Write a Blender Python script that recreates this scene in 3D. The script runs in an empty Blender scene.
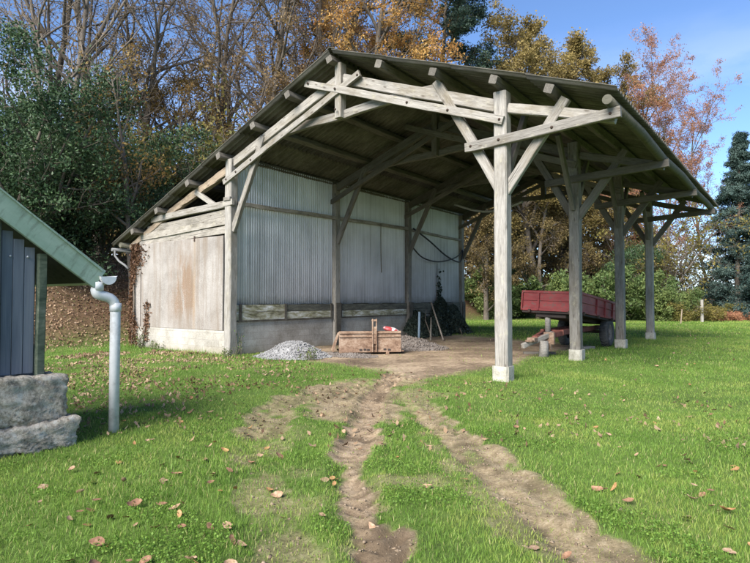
import bpy, math, random
import numpy as np
from mathutils import Vector, Matrix

scene = bpy.context.scene
COL = scene.collection
R = math.radians
random.seed(7)

# ------------------------------------------------------------------ camera
cam_data = bpy.data.cameras.new("camera")
cam = bpy.data.objects.new("camera", cam_data)
COL.objects.link(cam)
cam.location = (0, 0, 1.6)
cam.rotation_euler = (R(90 + 1.78), 0, 0)
cam_data.sensor_width = 36.0
cam_data.lens = 36.0 * 563.0 / 750.0
cam_data.clip_start = 0.05
cam_data.clip_end = 900
scene.camera = cam

# ------------------------------------------------------------------ world, sun, exposure
A = R(36.9)                      # heading of the barn's long axis, east of north
SUN_EL = R(38)
SUN_AZ = R(216.9 - 3)            # behind the camera, along the barn's long axis
world = bpy.data.worlds.new("World")
scene.world = world
world.use_nodes = True
wn = world.node_tree.nodes
wl = world.node_tree.links
bg = wn["Background"]
sky = wn.new("ShaderNodeTexSky")
sky.sky_type = 'NISHITA'
sky.sun_disc = False
sky.sun_elevation = SUN_EL
sky.sun_rotation = SUN_AZ
sky.air_density = 0.75
sky.dust_density = 0.3
sky.ozone_density = 5.5
wtc = wn.new("ShaderNodeTexCoord")
wmap = wn.new("ShaderNodeMapping")
wmap.inputs["Scale"].default_value = (1.6, 1.6, 4.5)
wl.new(wtc.outputs["Generated"], wmap.inputs[0])
wno = wn.new("ShaderNodeTexNoise")
wno.inputs["Scale"].default_value = 1.7
wno.inputs["Detail"].default_value = 7
wno.inputs["Roughness"].default_value = 0.6
wl.new(wmap.outputs[0], wno.inputs["Vector"])
wr = wn.new("ShaderNodeValToRGB")
wr.color_ramp.elements[0].position = 0.46
wr.color_ramp.elements[1].position = 0.66
wr.color_ramp.elements[1].color = (0.8, 0.8, 0.8, 1)
wl.new(wno.outputs["Fac"], wr.inputs[0])
wsep = wn.new("ShaderNodeSeparateXYZ")
wl.new(wtc.outputs["Generated"], wsep.inputs[0])
wlow = wn.new("ShaderNodeMapRange")
wlow.inputs["From Min"].default_value = 0.42
wlow.inputs["From Max"].default_value = 0.10
wl.new(wsep.outputs[2], wlow.inputs[0])
wmul = wn.new("ShaderNodeMath")
wmul.operation = 'MULTIPLY'
wl.new(wr.outputs[0], wmul.inputs[0])
wl.new(wlow.outputs[0], wmul.inputs[1])
wmix = wn.new("ShaderNodeMix")
wmix.data_type = 'RGBA'
wl.new(wmul.outputs[0], wmix.inputs[0])
wl.new(sky.outputs[0], wmix.inputs[6])
wmix.inputs[7].default_value = (4.6, 4.9, 5.3, 1)
wl.new(wmix.outputs[2], bg.inputs[0])
bg.inputs[1].default_value = 0.105

sun_data = bpy.data.lights.new("sun", 'SUN')
sun_data.energy = 4.0
sun_data.angle = R(38)
sun_data.color = (1.0, 0.95, 0.89)
sun = bpy.data.objects.new("sun", sun_data)
COL.objects.link(sun)
to_sun = Vector((math.sin(SUN_AZ) * math.cos(SUN_EL), math.cos(SUN_AZ) * math.cos(SUN_EL), math.sin(SUN_EL)))
sun.rotation_euler = to_sun.to_track_quat('Z', 'Y').to_euler()
sun.location = to_sun * 60

scene.view_settings.view_transform = 'Standard'
scene.view_settings.look = 'None'
scene.view_settings.gamma = 1.0
scene.view_settings.use_curve_mapping = False
scene.view_settings.exposure = 1.4
scene.cycles.max_bounces = 6
scene.cycles.transparent_max_bounces = 4
scene.cycles.use_denoising = True

# ------------------------------------------------------------------ frames of reference
OX, OY = -4.14, 16.15            # foot of the barn's front left post
UX, UY = math.cos(A), -math.sin(A)
VX, VY = math.sin(A), math.cos(A)


def W(U, V, Z=0.0):
    return Vector((OX + U * UX + V * VX, OY + U * UY + V * VY, Z))


def toUV(x, y):
    qx, qy = x - OX, y - OY
    return qx * UX + qy * UY, qx * VX + qy * VY


# ------------------------------------------------------------------ object helpers
def link(o, parent=None):
    COL.objects.link(o)
    if parent is not None:
        o.parent = parent
    return o


def tag(o, label=None, cat=None, group=None, kind=None):
    if label: o["label"] = label
    if cat: o["category"] = cat
    if group: o["group"] = group
    if kind: o["kind"] = kind
    return o


def empty(name, loc, rz=0.0, label=None, cat=None, group=None):
    o = bpy.data.objects.new(name, None)
    o.empty_display_size = 0.3
    o.location = loc
    o.rotation_euler = (0, 0, rz)
    link(o)
    return tag(o, label, cat, group)


def np_mesh(name, verts, faces, mat=None, smooth=False, attrs=None):
    """verts (N,3); faces: one (M,k) array or a list of them"""
    me = bpy.data.meshes.new(name)
    verts = np.asarray(verts, dtype=np.float32)
    if not isinstance(faces, list):
        faces = [faces]
    faces = [np.asarray(f, dtype=np.int32) for f in faces if len(f)]
    me.vertices.add(len(verts))
    me.vertices.foreach_set("co", verts.ravel())
    loops = np.concatenate([f.ravel() for f in faces])
    tot = np.concatenate([np.full(len(f), f.shape[1], dtype=np.int32) for f in faces])
    start = np.concatenate([[0], np.cumsum(tot)[:-1]]).astype(np.int32)
    me.loops.add(len(loops))
    me.loops.foreach_set("vertex_index", loops)
    me.polygons.add(len(tot))
    me.polygons.foreach_set("loop_start", start)
    if smooth:
        me.polygons.foreach_set("use_smooth", np.ones(len(tot), dtype=bool))
    for k, vals in (attrs or {}).items():
        at = me.attributes.new(k, 'FLOAT', 'POINT')
        at.data.foreach_set("value", np.asarray(vals, dtype=np.float32))
    me.update(calc_edges=True)
    if mat:
        me.materials.append(mat)
    return me


class MB:
    """collects simple shapes into one mesh"""
    def __init__(self):
        self.v = []
        self.f = []
        self.s = []

    def add(self, vs, fs, smooth=False):
        b = len(self.v)
        self.v += [tuple(p) for p in vs]
        self.f += [tuple(i + b for i in f) for f in fs]
        self.s += [smooth] * len(fs)

    def box(self, c, d, M=None):
        x, y, z = d[0] / 2, d[1] / 2, d[2] / 2
        b = min(x, y, z) * 0.22
        vs = []
        for sz in (-1, 1):
            for (px, py) in ((-x + b, -y), (x - b, -y), (x, -y + b), (x, y - b), (x - b, y), (-x + b, y), (-x, y - b), (-x, -y + b)):
                vs.append(Vector((px, py, sz * (z - b))))
        for sz in (-1, 1):
            for (px, py) in ((-x + b, -y + b), (x - b, -y + b), (x - b, y - b), (-x + b, y - b)):
                vs.append(Vector((px, py, sz * z)))
        fs = [(i, (i + 1) % 8, 8 + (i + 1) % 8, 8 + i) for i in range(8)]
        fs += [(19 + 1 - 0, 21, 22, 23)] if False else [(20, 21, 22, 23), (19, 18, 17, 16)]
        def cap(o, t):
            q = [(o + 0, o + 1, t + 1, t + 0), (o + 1, o + 2, t + 1), (o + 2, o + 3, t + 2, t + 1), (o + 3, o + 4, t + 2),
                 (o + 4, o + 5, t + 3, t + 2), (o + 5, o + 6, t + 3), (o + 6, o + 7, t + 0, t + 3), (o + 7, o + 0, t + 0)]
            return q
        fs += cap(8, 20) + [tuple(reversed(q)) for q in cap(0, 16)]
        c = Vector(c)
        vs = [((M @ p) if M else p) + c for p in vs]
        self.add(vs, fs)

    def tube(self, pts, rad, n=8, caps=True, smooth=True):
        pts = [Vector(p) for p in pts]
        rads = rad if isinstance(rad, (list, tuple)) else [rad] * len(pts)
        vs = []
        t0 = (pts[1] - pts[0]).normalized()
        ref = Vector((0, 0, 1)) if abs(t0.z) < 0.9 else Vector((1, 0, 0))
        for i, p in enumerate(pts):
            t = (pts[min(i + 1, len(pts) - 1)] - pts[max(i - 1, 0)]).normalized()
            a = t.cross(ref).normalized()
            b = t.cross(a)
            for k in range(n):
                an = 2 * math.pi * k / n
                vs.append(p + (a * math.cos(an) + b * math.sin(an)) * rads[i])
        fs = []
        for i in range(len(pts) - 1):
            for k in range(n):
                k2 = (k + 1) % n
                fs.append((i * n + k, i * n + k2, (i + 1) * n + k2, (i + 1) * n + k))
        self.add(vs, fs, smooth)
        if caps:
            b = len(self.v) - len(vs)
            self.f.append(tuple(b + k for k in reversed(range(n)))); self.s.append(False)
            e = b + (len(pts) - 1) * n
            self.f.append(tuple(e + k for k in range(n))); self.s.append(False)

    def lathe(self, prof, axis='X', n=24, c=(0, 0, 0)):
        vs = []
        for (a, r) in prof:
            for k in range(n):
                an = 2 * math.pi * k / n
                p = {'X': (a, r * math.cos(an), r * math.sin(an)), 'Z': (r * math.cos(an), r * math.sin(an), a)}[axis]
                vs.append(Vector(p) + Vector(c))
        fs = []
        for i in range(len(prof) - 1):
            for k in range(n):
                k2 = (k + 1) % n
                fs.append((i * n + k, i * n + k2, (i + 1) * n + k2, (i + 1) * n + k))
        self.add(vs, fs, True)

    def prism(self, outline, y0, y1):
        """outline of (x,z) points extruded along y"""
        n = len(outline)
        vs = [(x, y0, z) for x, z in outline] + [(x, y1, z) for x, z in outline]
        fs = [(i, (i + 1) % n, n + (i + 1) % n, n + i) for i in range(n)]
        fs += [tuple(reversed(range(n))), tuple(range(n, 2 * n))]
        self.add(vs, fs)

    def build(self, name, mat, parent=None, loc=None, rot=None):
        me = bpy.data.meshes.new(name)
        me.from_pydata([tuple(p) for p in self.v], [], self.f)
        me.polygons.foreach_set("use_smooth", self.s)
        me.update()
        if mat: me.materials.append(mat)
        o = bpy.data.objects.new(name, me)
        if loc: o.location = loc
        if rot: o.rotation_euler = rot
        return link(o, parent)


# ------------------------------------------------------------------ materials
def new_mat(name):
    m = bpy.data.materials.new(name)
    m.use_nodes = True
    nt = m.node_tree
    b = nt.nodes["Principled BSDF"]
    b.inputs["Specular IOR Level"].default_value = 0.25
    return m, nt, b


def nd(nt, kind, **kw):
    n = nt.nodes.new("ShaderNode" + kind)
    for k, v in kw.items():
        if k in n.inputs.keys():
            n.inputs[k].default_value = v
        else:
            setattr(n, k, v)
    return n


def ramp(nt, fac, stops, interp='LINEAR'):
    n = nt.nodes.new("ShaderNodeValToRGB")
    n.color_ramp.interpolation = interp
    els = n.color_ramp.elements
    while len(els) < len(stops):
        els.new(0.5)
    for e, (p, c) in zip(els, stops):
        e.position = p
        e.color = (*c, 1) if len(c) == 3 else c
    nt.links.new(fac, n.inputs[0])
    return n.outputs[0]


def mixc(nt, fac, a, b, mode='MIX'):
    n = nt.nodes.new("ShaderNodeMix")
    n.data_type = 'RGBA'
    n.blend_type = mode
    for sock, val in ((n.inputs[0], fac), (n.inputs[6], a), (n.inputs[7], b)):
        if hasattr(val, 'links') or hasattr(val, 'is_linked'):
            nt.links.new(val, sock)
        elif isinstance(val, (int, float)):
            sock.default_value = val
        else:
            sock.default_value = (*val, 1)
    return n.outputs[2]


def math_n(nt, op, a, b=None, c=None, clamp=False):
    n = nt.nodes.new("ShaderNodeMath")
    n.operation = op
    n.use_clamp = clamp
    for i, v in enumerate((a, b, c)):
        if v is None: continue
        if hasattr(v, 'is_linked'): nt.links.new(v, n.inputs[i])
        else: n.inputs[i].default_value = v
    return n.outputs[0]


def coords(nt, scale=(1, 1, 1), rand=True, kind="Object"):
    tc = nt.nodes.new("ShaderNodeTexCoord")
    mp = nt.nodes.new("ShaderNodeMapping")
    mp.inputs["Scale"].default_value = scale
    src = tc.outputs[kind]
    if rand:
        oi = nt.nodes.new("ShaderNodeObjectInfo")
        v = nt.nodes.new("ShaderNodeVectorMath")
        v.operation = 'MULTIPLY_ADD'
        cb = nt.nodes.new("ShaderNodeCombineXYZ")
        r = math_n(nt, 'MULTIPLY', oi.outputs["Random"], 37.0)
        for i in range(3): nt.links.new(r, cb.inputs[i])
        nt.links.new(src, v.inputs[0])
        v.inputs[1].default_value = (1, 1, 1)
        nt.links.new(cb.outputs[0], v.inputs[2])
        src = v.outputs[0]
    nt.links.new(src, mp.inputs[0])
    return mp.outputs[0]


def noise(nt, vec, scale, detail=6, rough=0.6, dist=0.0):
    n = nt.nodes.new("ShaderNodeTexNoise")
    n.inputs["Scale"].default_value = scale
    n.inputs["Detail"].default_value = detail
    n.inputs["Roughness"].default_value = rough
    n.inputs["Distortion"].default_value = dist
    nt.links.new(vec, n.inputs["Vector"])
    return n.outputs["Fac"]


def bump(nt, b, h, strength=0.4, dist=0.02):
    n = nt.nodes.new("ShaderNodeBump")
    n.inputs["Strength"].default_value = strength
    n.inputs["Distance"].default_value = dist
    nt.links.new(h, n.inputs["Height"])
    nt.links.new(n.outputs[0], b.inputs["Normal"])


def wood_mat(name, dark, mid, light, stain=(0.10, 0.09, 0.06), stain_amt=0.5, rough=0.85):
    m, nt, b = new_mat(name)
    grain = noise(nt, coords(nt, (0.8, 11, 11)), 2.2, 8, 0.72, 0.6)
    fine = noise(nt, coords(nt, (3, 60, 60)), 2.0, 4, 0.7)
    big = noise(nt, coords(nt, (0.9, 2.5, 2.5)), 1.3, 5, 0.65)
    c = ramp(nt, grain, [(0.25, dark), (0.5, mid), (0.72, light)])
    c = mixc(nt, 0.35, c, ramp(nt, fine, [(0.3, dark), (0.6, light)]))
    sf = ramp(nt, big, [(0.48, (0, 0, 0)), (0.72, (stain_amt,) * 3)])
    c = mixc(nt, sf, c, stain)
    crack = ramp(nt, noise(nt, coords(nt, (0.5, 22, 22)), 2.0, 3, 0.5), [(0.30, (0.8,) * 3), (0.36, (0, 0, 0))])
    c = mixc(nt, crack, c, (0.05, 0.045, 0.035))
    oi = nt.nodes.new("ShaderNodeObjectInfo")
    vr = ramp(nt, oi.outputs["Random"], [(0.0, (0.68, 0.67, 0.65)), (0.5, (0.95, 0.94, 0.92)), (1.0, (1.12, 1.11, 1.08))])
    c = mixc(nt, 1.0, c, vr, 'MULTIPLY')
    kn = nt.nodes.new("ShaderNodeTexVoronoi"); kn.inputs["Scale"].default_value = 1.0
    nt.links.new(coords(nt, (2.2, 7, 7)), kn.inputs["Vector"])
    kf = ramp(nt, kn.outputs["Distance"], [(0.07, (0.75,) * 3), (0.16, (0, 0, 0))])
    c = mixc(nt, kf, c, (0.07, 0.055, 0.04))
    lich = noise(nt, coords(nt, (2.5, 4, 4)), 2.0, 5, 0.7)
    c = mixc(nt, ramp(nt, lich, [(0.56, (0, 0, 0)), (0.70, (0.45,) * 3)]), c, tuple(min(0.6, v * k) for v, k in zip(light, (0.95, 0.93, 0.72))))
    nt.links.new(c, b.inputs["Base Color"])
    b.inputs["Roughness"].default_value = rough
    h = math_n(nt, 'MULTIPLY_ADD', fine, 0.4, grain)
    bump(nt, b, math_n(nt, 'SUBTRACT', h, crack), 0.55, 0.012)
    return m


def rough_mat(name, c1, c2, c3=None, scale=3.0, fine=30.0, rough=0.9, bmp=0.5, bdist=0.02, stretch=(1, 1, 1), rand=True, spec=0.2, metal=0.0):
    m, nt, b = new_mat(name)
    n1 = noise(nt, coords(nt, stretch, rand), scale, 8, 0.65, 0.2)
    n2 = noise(nt, coords(nt, stretch, rand), fine, 6, 0.7)
    f = math_n(nt, 'MULTIPLY_ADD', n2, 0.45, math_n(nt, 'MULTIPLY', n1, 0.6))
    stops = [(0.36, c1), (0.52, c2)] + ([(0.68, c3)] if c3 else [])
    nt.links.new(ramp(nt, f, stops), b.inputs["Base Color"])
    b.inputs["Roughness"].default_value = rough
    b.inputs["Specular IOR Level"].default_value = spec
    b.inputs["Metallic"].default_value = metal
    bump(nt, b, f, bmp, bdist)
    return m


def leaf_mat(name, stops, transl=0.35, rough=0.55):
    m, nt, b = new_mat(name)
    g = nt.nodes.new("ShaderNodeNewGeometry")
    col = ramp(nt, g.outputs["Random Per Island"], stops)
    nz = noise(nt, coords(nt, (1, 1, 1), False), 0.45, 2, 0.5)
    col = mixc(nt, 0.5, col, ramp(nt, nz, [(0.35, tuple(x * 0.7 for x in stops[0][1])), (0.65, stops[-1][1])]))
    nt.links.new(col, b.inputs["Base Color"])
    b.inputs["Roughness"].default_value = rough
    b.inputs["Specular IOR Level"].default_value = 0.2
    tr = nt.nodes.new("ShaderNodeBsdfTranslucent")
    nt.links.new(col, tr.inputs["Color"])
    mx = nt.nodes.new("ShaderNodeMixShader")
    mx.inputs[0].default_value = transl
    nt.links.new(b.outputs[0], mx.inputs[1])
    nt.links.new(tr.outputs[0], mx.inputs[2])
    nt.links.new(mx.outputs[0], nt.nodes["Material Output"].inputs["Surface"])
    return m


M = {}
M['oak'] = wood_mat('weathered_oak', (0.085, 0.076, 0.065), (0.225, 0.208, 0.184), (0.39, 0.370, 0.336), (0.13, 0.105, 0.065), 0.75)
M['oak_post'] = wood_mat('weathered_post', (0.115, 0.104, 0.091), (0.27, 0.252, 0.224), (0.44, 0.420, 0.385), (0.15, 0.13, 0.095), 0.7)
M['oak_in'] = wood_mat('shaded_oak', (0.06, 0.055, 0.047), (0.13, 0.118, 0.10), (0.21, 0.195, 0.17), (0.06, 0.05, 0.04), 0.6)  # darker copy of the oak, shade under the roof put into its colour
M['log'] = wood_mat('peeled_log', (0.06, 0.058, 0.042), (0.125, 0.118, 0.09), (0.20, 0.19, 0.15), (0.045, 0.05, 0.03), 0.7)
M['tan_log'] = wood_mat('bare_log', (0.14, 0.10, 0.068), (0.29, 0.225, 0.16), (0.43, 0.355, 0.275), (0.12, 0.08, 0.05), 0.7)
M['board'] = wood_mat('grey_boards', (0.10, 0.088, 0.07), (0.25, 0.228, 0.195), (0.43, 0.40, 0.355), (0.08, 0.07, 0.05), 0.8)
M['concrete'] = rough_mat('plinth_concrete', (0.18, 0.17, 0.13), (0.34, 0.32, 0.26), (0.48, 0.46, 0.40), 4, 40, 0.95, 0.5, 0.015)
M['iron'] = rough_mat('dark_iron', (0.02, 0.018, 0.015), (0.06, 0.04, 0.03), None, 8, 60, 0.7, 0.2, 0.003)
M['bark'] = rough_mat('bark', (0.05, 0.042, 0.032), (0.12, 0.10, 0.08), (0.20, 0.175, 0.14), 2.5, 14, 0.95, 0.7, 0.03, (1, 1, 0.25))
M['twig'] = rough_mat('twig_bark', (0.09, 0.07, 0.055), (0.16, 0.13, 0.10), (0.24, 0.20, 0.16), 1.0, 6, 0.95, 0.2, 0.01)
M['twig_red'] = rough_mat('reddish_twig_bark', (0.13, 0.085, 0.07), (0.22, 0.145, 0.12), (0.30, 0.21, 0.18), 1.0, 6, 0.95, 0.2, 0.01)


def roof_mat():
    m, nt, b = new_mat('fibre_cement_roof')
    n1 = noise(nt, coords(nt, (1, 1, 1), False), 0.7, 8, 0.65, 0.3)
    n2 = noise(nt, coords(nt, (0.6, 5, 1), False), 3.0, 6, 0.7)
    n3 = noise(nt, coords(nt, (1, 1, 1), False), 22, 4, 0.7)
    f = math_n(nt, 'MULTIPLY_ADD', n2, 0.45, math_n(nt, 'MULTIPLY', n1, 0.5))
    f = math_n(nt, 'MULTIPLY_ADD', n3, 0.15, f)
    c = ramp(nt, f, [(0.38, (0.045, 0.040, 0.033)), (0.54, (0.11, 0.101, 0.083)), (0.70, (0.20, 0.187, 0.16))])
    nt.links.new(c, b.inputs["Base Color"])
    b.inputs["Roughness"].default_value = 0.95
    bump(nt, b, n3, 0.3, 0.006)
    return m


def zinc_mat():
    m, nt, b = new_mat('galvanised_sheet')
    v = coords(nt, (1, 1, 1), False)
    st = noise(nt, coords(nt, (1, 9, 0.10), False), 2.2, 6, 0.65)
    st2 = noise(nt, coords(nt, (1, 30, 0.22), False), 2.0, 4, 0.7)
    big = noise(nt, v, 0.55, 6, 0.6)
    f = math_n(nt, 'MULTIPLY_ADD', st, 0.5, math_n(nt, 'MULTIPLY', big, 0.35))
    f = math_n(nt, 'MULTIPLY_ADD', st2, 0.2, f)
    c = ramp(nt, f, [(0.34, (0.24, 0.255, 0.28)), (0.46, (0.46, 0.49, 0.54)), (0.60, (0.68, 0.72, 0.79))])
    wh = ramp(nt, noise(nt, coords(nt, (1, 14, 0.5), False), 3.0, 5, 0.75), [(0.68, (0, 0, 0)), (0.76, (0.55,) * 3)])
    c = mixc(nt, wh, c, (0.75, 0.77, 0.78))
    # splash line of green grime on the lowest 30 cm
    sep = nt.nodes.new("ShaderNodeSeparateXYZ")
    nt.links.new(v, sep.inputs[0])
    zz = math_n(nt, 'MULTIPLY_ADD', noise(nt, v, 4, 4, 0.7), 0.7, sep.outputs[2])
    lo = ramp(nt, math_n(nt, 'MULTIPLY', zz, 0.25), [(0.42, (0.65,) * 3), (0.52, (0, 0, 0))])
    c = mixc(nt, lo, c, (0.22, 0.22, 0.20))
    nt.links.new(c, b.inputs["Base Color"])
    b.inputs["Roughness"].default_value = 0.5
    b.inputs["Metallic"].default_value = 0.15
    bump(nt, b, st2, 0.15, 0.004)
    return m


def blockwall_mat():
    m, nt, b = new_mat('block_wall')
    tc = nt.nodes.new("ShaderNodeTexCoord")
    sep = nt.nodes.new("ShaderNodeSeparateXYZ")
    nt.links.new(tc.outputs["Object"], sep.inputs[0])
    s = math_n(nt, 'ADD', sep.outputs[0], sep.outputs[1])
    cb = nt.nodes.new("ShaderNodeCombineXYZ")
    nt.links.new(s, cb.inputs[0]); nt.links.new(sep.outputs[2], cb.inputs[1])
    br = nt.nodes.new("ShaderNodeTexBrick")
    br.inputs["Scale"].default_value = 1.0
    br.inputs["Brick Width"].default_value = 0.5
    br.inputs["Row Height"].default_value = 0.2
    br.inputs["Mortar Size"].default_value = 0.008
    br.inputs["Mortar Smooth"].default_value = 0.6
    br.inputs["Color1"].default_value = (1, 1, 1, 1); br.inputs["Color2"].default_value = (0.86, 0.86, 0.86, 1)
    br.inputs["Mortar"].default_value = (0.75, 0.75, 0.75, 1)
    nt.links.new(cb.outputs[0], br.inputs["Vector"])
    n1 = noise(nt, tc.outputs["Object"], 1.1, 8, 0.68)
    n2 = noise(nt, tc.outputs["Object"], 26, 6, 0.75)
    f = math_n(nt, 'MULTIPLY_ADD', n2, 0.4, math_n(nt, 'MULTIPLY', n1, 0.62))
    c = ramp(nt, f, [(0.36, (0.20, 0.18, 0.14)), (0.52, (0.37, 0.345, 0.295)), (0.68, (0.50, 0.48, 0.43))])
    c = mixc(nt, 1.0, c, br.outputs["Color"], 'MULTIPLY')
    # green-brown tide mark at the foot
    zz = math_n(nt, 'MULTIPLY_ADD', n1, 0.5, sep.outputs[2])
    lo = ramp(nt, zz, [(0.22, (0.6,) * 3), (0.48, (0, 0, 0))])
    c = mixc(nt, lo, c, (0.24, 0.20, 0.13))
    nt.links.new(c, b.inputs["Base Color"])
    b.inputs["Roughness"].default_value = 0.95
    bump(nt, b, math_n(nt, 'MULTIPLY_ADD', br.outputs["Fac"], -0.5, n2), 0.45, 0.01)
    return m


def panel_mat():
    """cement render panel with flaking white lime and a rusty run-off stain"""
    m, nt, b = new_mat('cement_panel')
    v = coords(nt, (1, 1, 1), False)
    n1 = noise(nt, v, 0.9, 8, 0.7, 0.3)
    n2 = noise(nt, v, 24, 6, 0.75)
    n3 = noise(nt, coords(nt, (1, 1, 0.25), False), 3.0, 6, 0.7, 0.3)
    c = ramp(nt, math_n(nt, 'MULTIPLY_ADD', n2, 0.35, math_n(nt, 'MULTIPLY', n1, 0.65)),
             [(0.36, (0.170, 0.150, 0.130)), (0.50, (0.255, 0.233, 0.207)), (0.66, (0.34, 0.318, 0.29))])
    sep = nt.nodes.new("ShaderNodeSeparateXYZ")
    nt.links.new(v, sep.inputs[0])
    # rust run: centred at U=-2.2, spreading downward
    du = math_n(nt, 'ABSOLUTE', math_n(nt, 'ADD', sep.outputs[0], 2.15))
    wdt = math_n(nt, 'MULTIPLY_ADD', math_n(nt, 'SUBTRACT', 3.4, sep.outputs[2]), 0.14, 0.75)
    s = math_n(nt, 'SUBTRACT', 1.0, math_n(nt, 'DIVIDE', du, wdt), clamp=True)
    s = math_n(nt, 'MULTIPLY', s, ramp(nt, n3, [(0.38, (0, 0, 0)), (0.62, (1, 1, 1))]))
    hz = ramp(nt, math_n(nt, 'MULTIPLY', sep.outputs[2], 0.25), [(0.22, (0.2,) * 3), (0.38, (1.0,) * 3), (0.62, (0.8,) * 3), (0.88, (0.05,) * 3)])
    s = math_n(nt, 'MULTIPLY', math_n(nt, 'MULTIPLY', s, hz), 2.1, clamp=True)
    c = mixc(nt, s, c, (0.20, 0.135, 0.09))
    # straight dirt line under the iron pin
    dl = math_n(nt, 'ABSOLUTE', math_n(nt, 'ADD', sep.outputs[0], 1.62))
    l = math_n(nt, 'SUBTRACT', 1.0, math_n(nt, 'MULTIPLY', dl, 9.0), clamp=True)
    l = math_n(nt, 'MULTIPLY', l, ramp(nt, n3, [(0.3, (0.2,) * 3), (0.6, (0.8,) * 3)]))
    c = mixc(nt, l, c, (0.26, 0.19, 0.12))
    # white flaking specks
    sp = noise(nt, v, 55, 3, 0.6)
    spm = ramp(nt, math_n(nt, 'MULTIPLY_ADD', noise(nt, v, 1.5, 3, 0.5), 0.25, sp), [(0.68, (0, 0, 0)), (0.75, (0.5,) * 3)])
    low = ramp(nt, math_n(nt, 'MULTIPLY', sep.outputs[2], 0.25), [(0.55, (1,) * 3), (0.75, (0.15,) * 3)])
    c = mixc(nt, math_n(nt, 'MULTIPLY', spm, low), c, (0.46, 0.435, 0.395))
    vs_ = noise(nt, coords(nt, (1, 1, 0.06), False), 5.0, 6, 0.7)
    c = mixc(nt, ramp(nt, vs_, [(0.46, (0, 0, 0)), (0.64, (0.65,) * 3)]), c, (0.165, 0.125, 0.088))
    # algae on the left and foot
    al = ramp(nt, math_n(nt, 'MULTIPLY_ADD', n3, 0.5, math_n(nt, 'MULTIPLY', sep.outputs[2], 0.5)), [(0.30, (0.65,) * 3), (0.62, (0,) * 3)])
    c = mixc(nt, al, c, (0.20, 0.17, 0.11))
    nt.links.new(c, b.inputs["Base Color"])
    b.inputs["Roughness"].default_value = 0.92
    bump(nt, b, math_n(nt, 'MULTIPLY_ADD', spm, 0.4, n2), 0.35, 0.008)
    return m


def paint_mat(name, c1, c2, chip, stretch=(1, 1, 1), chip_at=0.62, rough=0.6, streak=None):
    m, nt, b = new_mat(name)
    n1 = noise(nt, coords(nt, stretch), 2.0, 6, 0.65)
    n2 = noise(nt, coords(nt, (1, 1, 1)), 11, 8, 0.75, 0.4)
    c = ramp(nt, n1, [(0.35, c1), (0.65, c2)])
    k = ramp(nt, math_n(nt, 'MULTIPLY_ADD', n1, 0.3, math_n(nt, 'MULTIPLY', n2, 0.75)), [(chip_at, (0, 0, 0)), (chip_at + 0.07, (0.9,) * 3)])
    c = mixc(nt, k, c, chip)
    if streak:
        s = ramp(nt, noise(nt, coords(nt, streak), 2.0, 5, 0.7), [(0.5, (0, 0, 0)), (0.72, (0.75,) * 3)])
        c = mixc(nt, s, c, chip)
    nt.links.new(c, b.inputs["Base Color"])
    b.inputs["Roughness"].default_value = rough
    bump(nt, b, n2, 0.2, 0.004)
    return m


def plank_moss_mat():
    m, nt, b = new_mat('mossy_plank')
    n1 = noise(nt, coords(nt, (3, 1.2, 5)), 1.6, 8, 0.75, 0.4)
    n2 = noise(nt, coords(nt, (10, 2.5, 14)), 2.2, 6, 0.7)
    c = ramp(nt, n1, [(0.28, (0.035, 0.03, 0.02)), (0.40, (0.15, 0.135, 0.09)), (0.49, (0.33, 0.31, 0.21)), (0.56, (0.48, 0.47, 0.41)), (0.64, (0.70, 0.69, 0.65))])
    c = mixc(nt, ramp(nt, n2, [(0.50, (0, 0, 0)), (0.65, (0.55,) * 3)]), c, (0.20, 0.21, 0.07))
    nt.links.new(c, b.inputs["Base Color"])
    b.inputs["Roughness"].default_value = 0.95
    bump(nt, b, n1, 0.5, 0.015)
    return m


def stone_mat():
    m, nt, b = new_mat('granite_rubble')
    v = coords(nt, (1, 1, 1))
    n1 = noise(nt, v, 5, 8, 0.72, 0.6); n2 = noise(nt, v, 28, 8, 0.78); n3 = noise(nt, v, 95, 4, 0.7)
    f = math_n(nt, 'MULTIPLY_ADD', n2, 0.5, math_n(nt, 'MULTIPLY', n1, 0.5))
    c = ramp(nt, f, [(0.37, (0.07, 0.062, 0.048)), (0.45, (0.26, 0.232, 0.185)), (0.53, (0.45, 0.405, 0.335)), (0.64, (0.62, 0.58, 0.50))])
    c = mixc(nt, ramp(nt, n3, [(0.55, (0, 0, 0)), (0.70, (0.6,) * 3)]), c, (0.06, 0.055, 0.048))
    li = noise(nt, coords(nt, (1, 1, 1)), 9, 6, 0.6)
    c = mixc(nt, ramp(nt, li, [(0.58, (0, 0, 0)), (0.63, (0.65,) * 3)]), c, (0.50, 0.50, 0.45))
    wt = noise(nt, coords(nt, (1, 1, 1)), 3.1, 5, 0.6)
    c = mixc(nt, ramp(nt, wt, [(0.60, (0, 0, 0)), (0.70, (0.6,) * 3)]), c, (0.28, 0.19, 0.12))
    nt.links.new(c, b.inputs["Base Color"]); b.inputs["Roughness"].default_value = 0.95
    bump(nt, b, math_n(nt, 'MULTIPLY_ADD', n3, 0.5, f), 1.0, 0.03)
    return m


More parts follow.
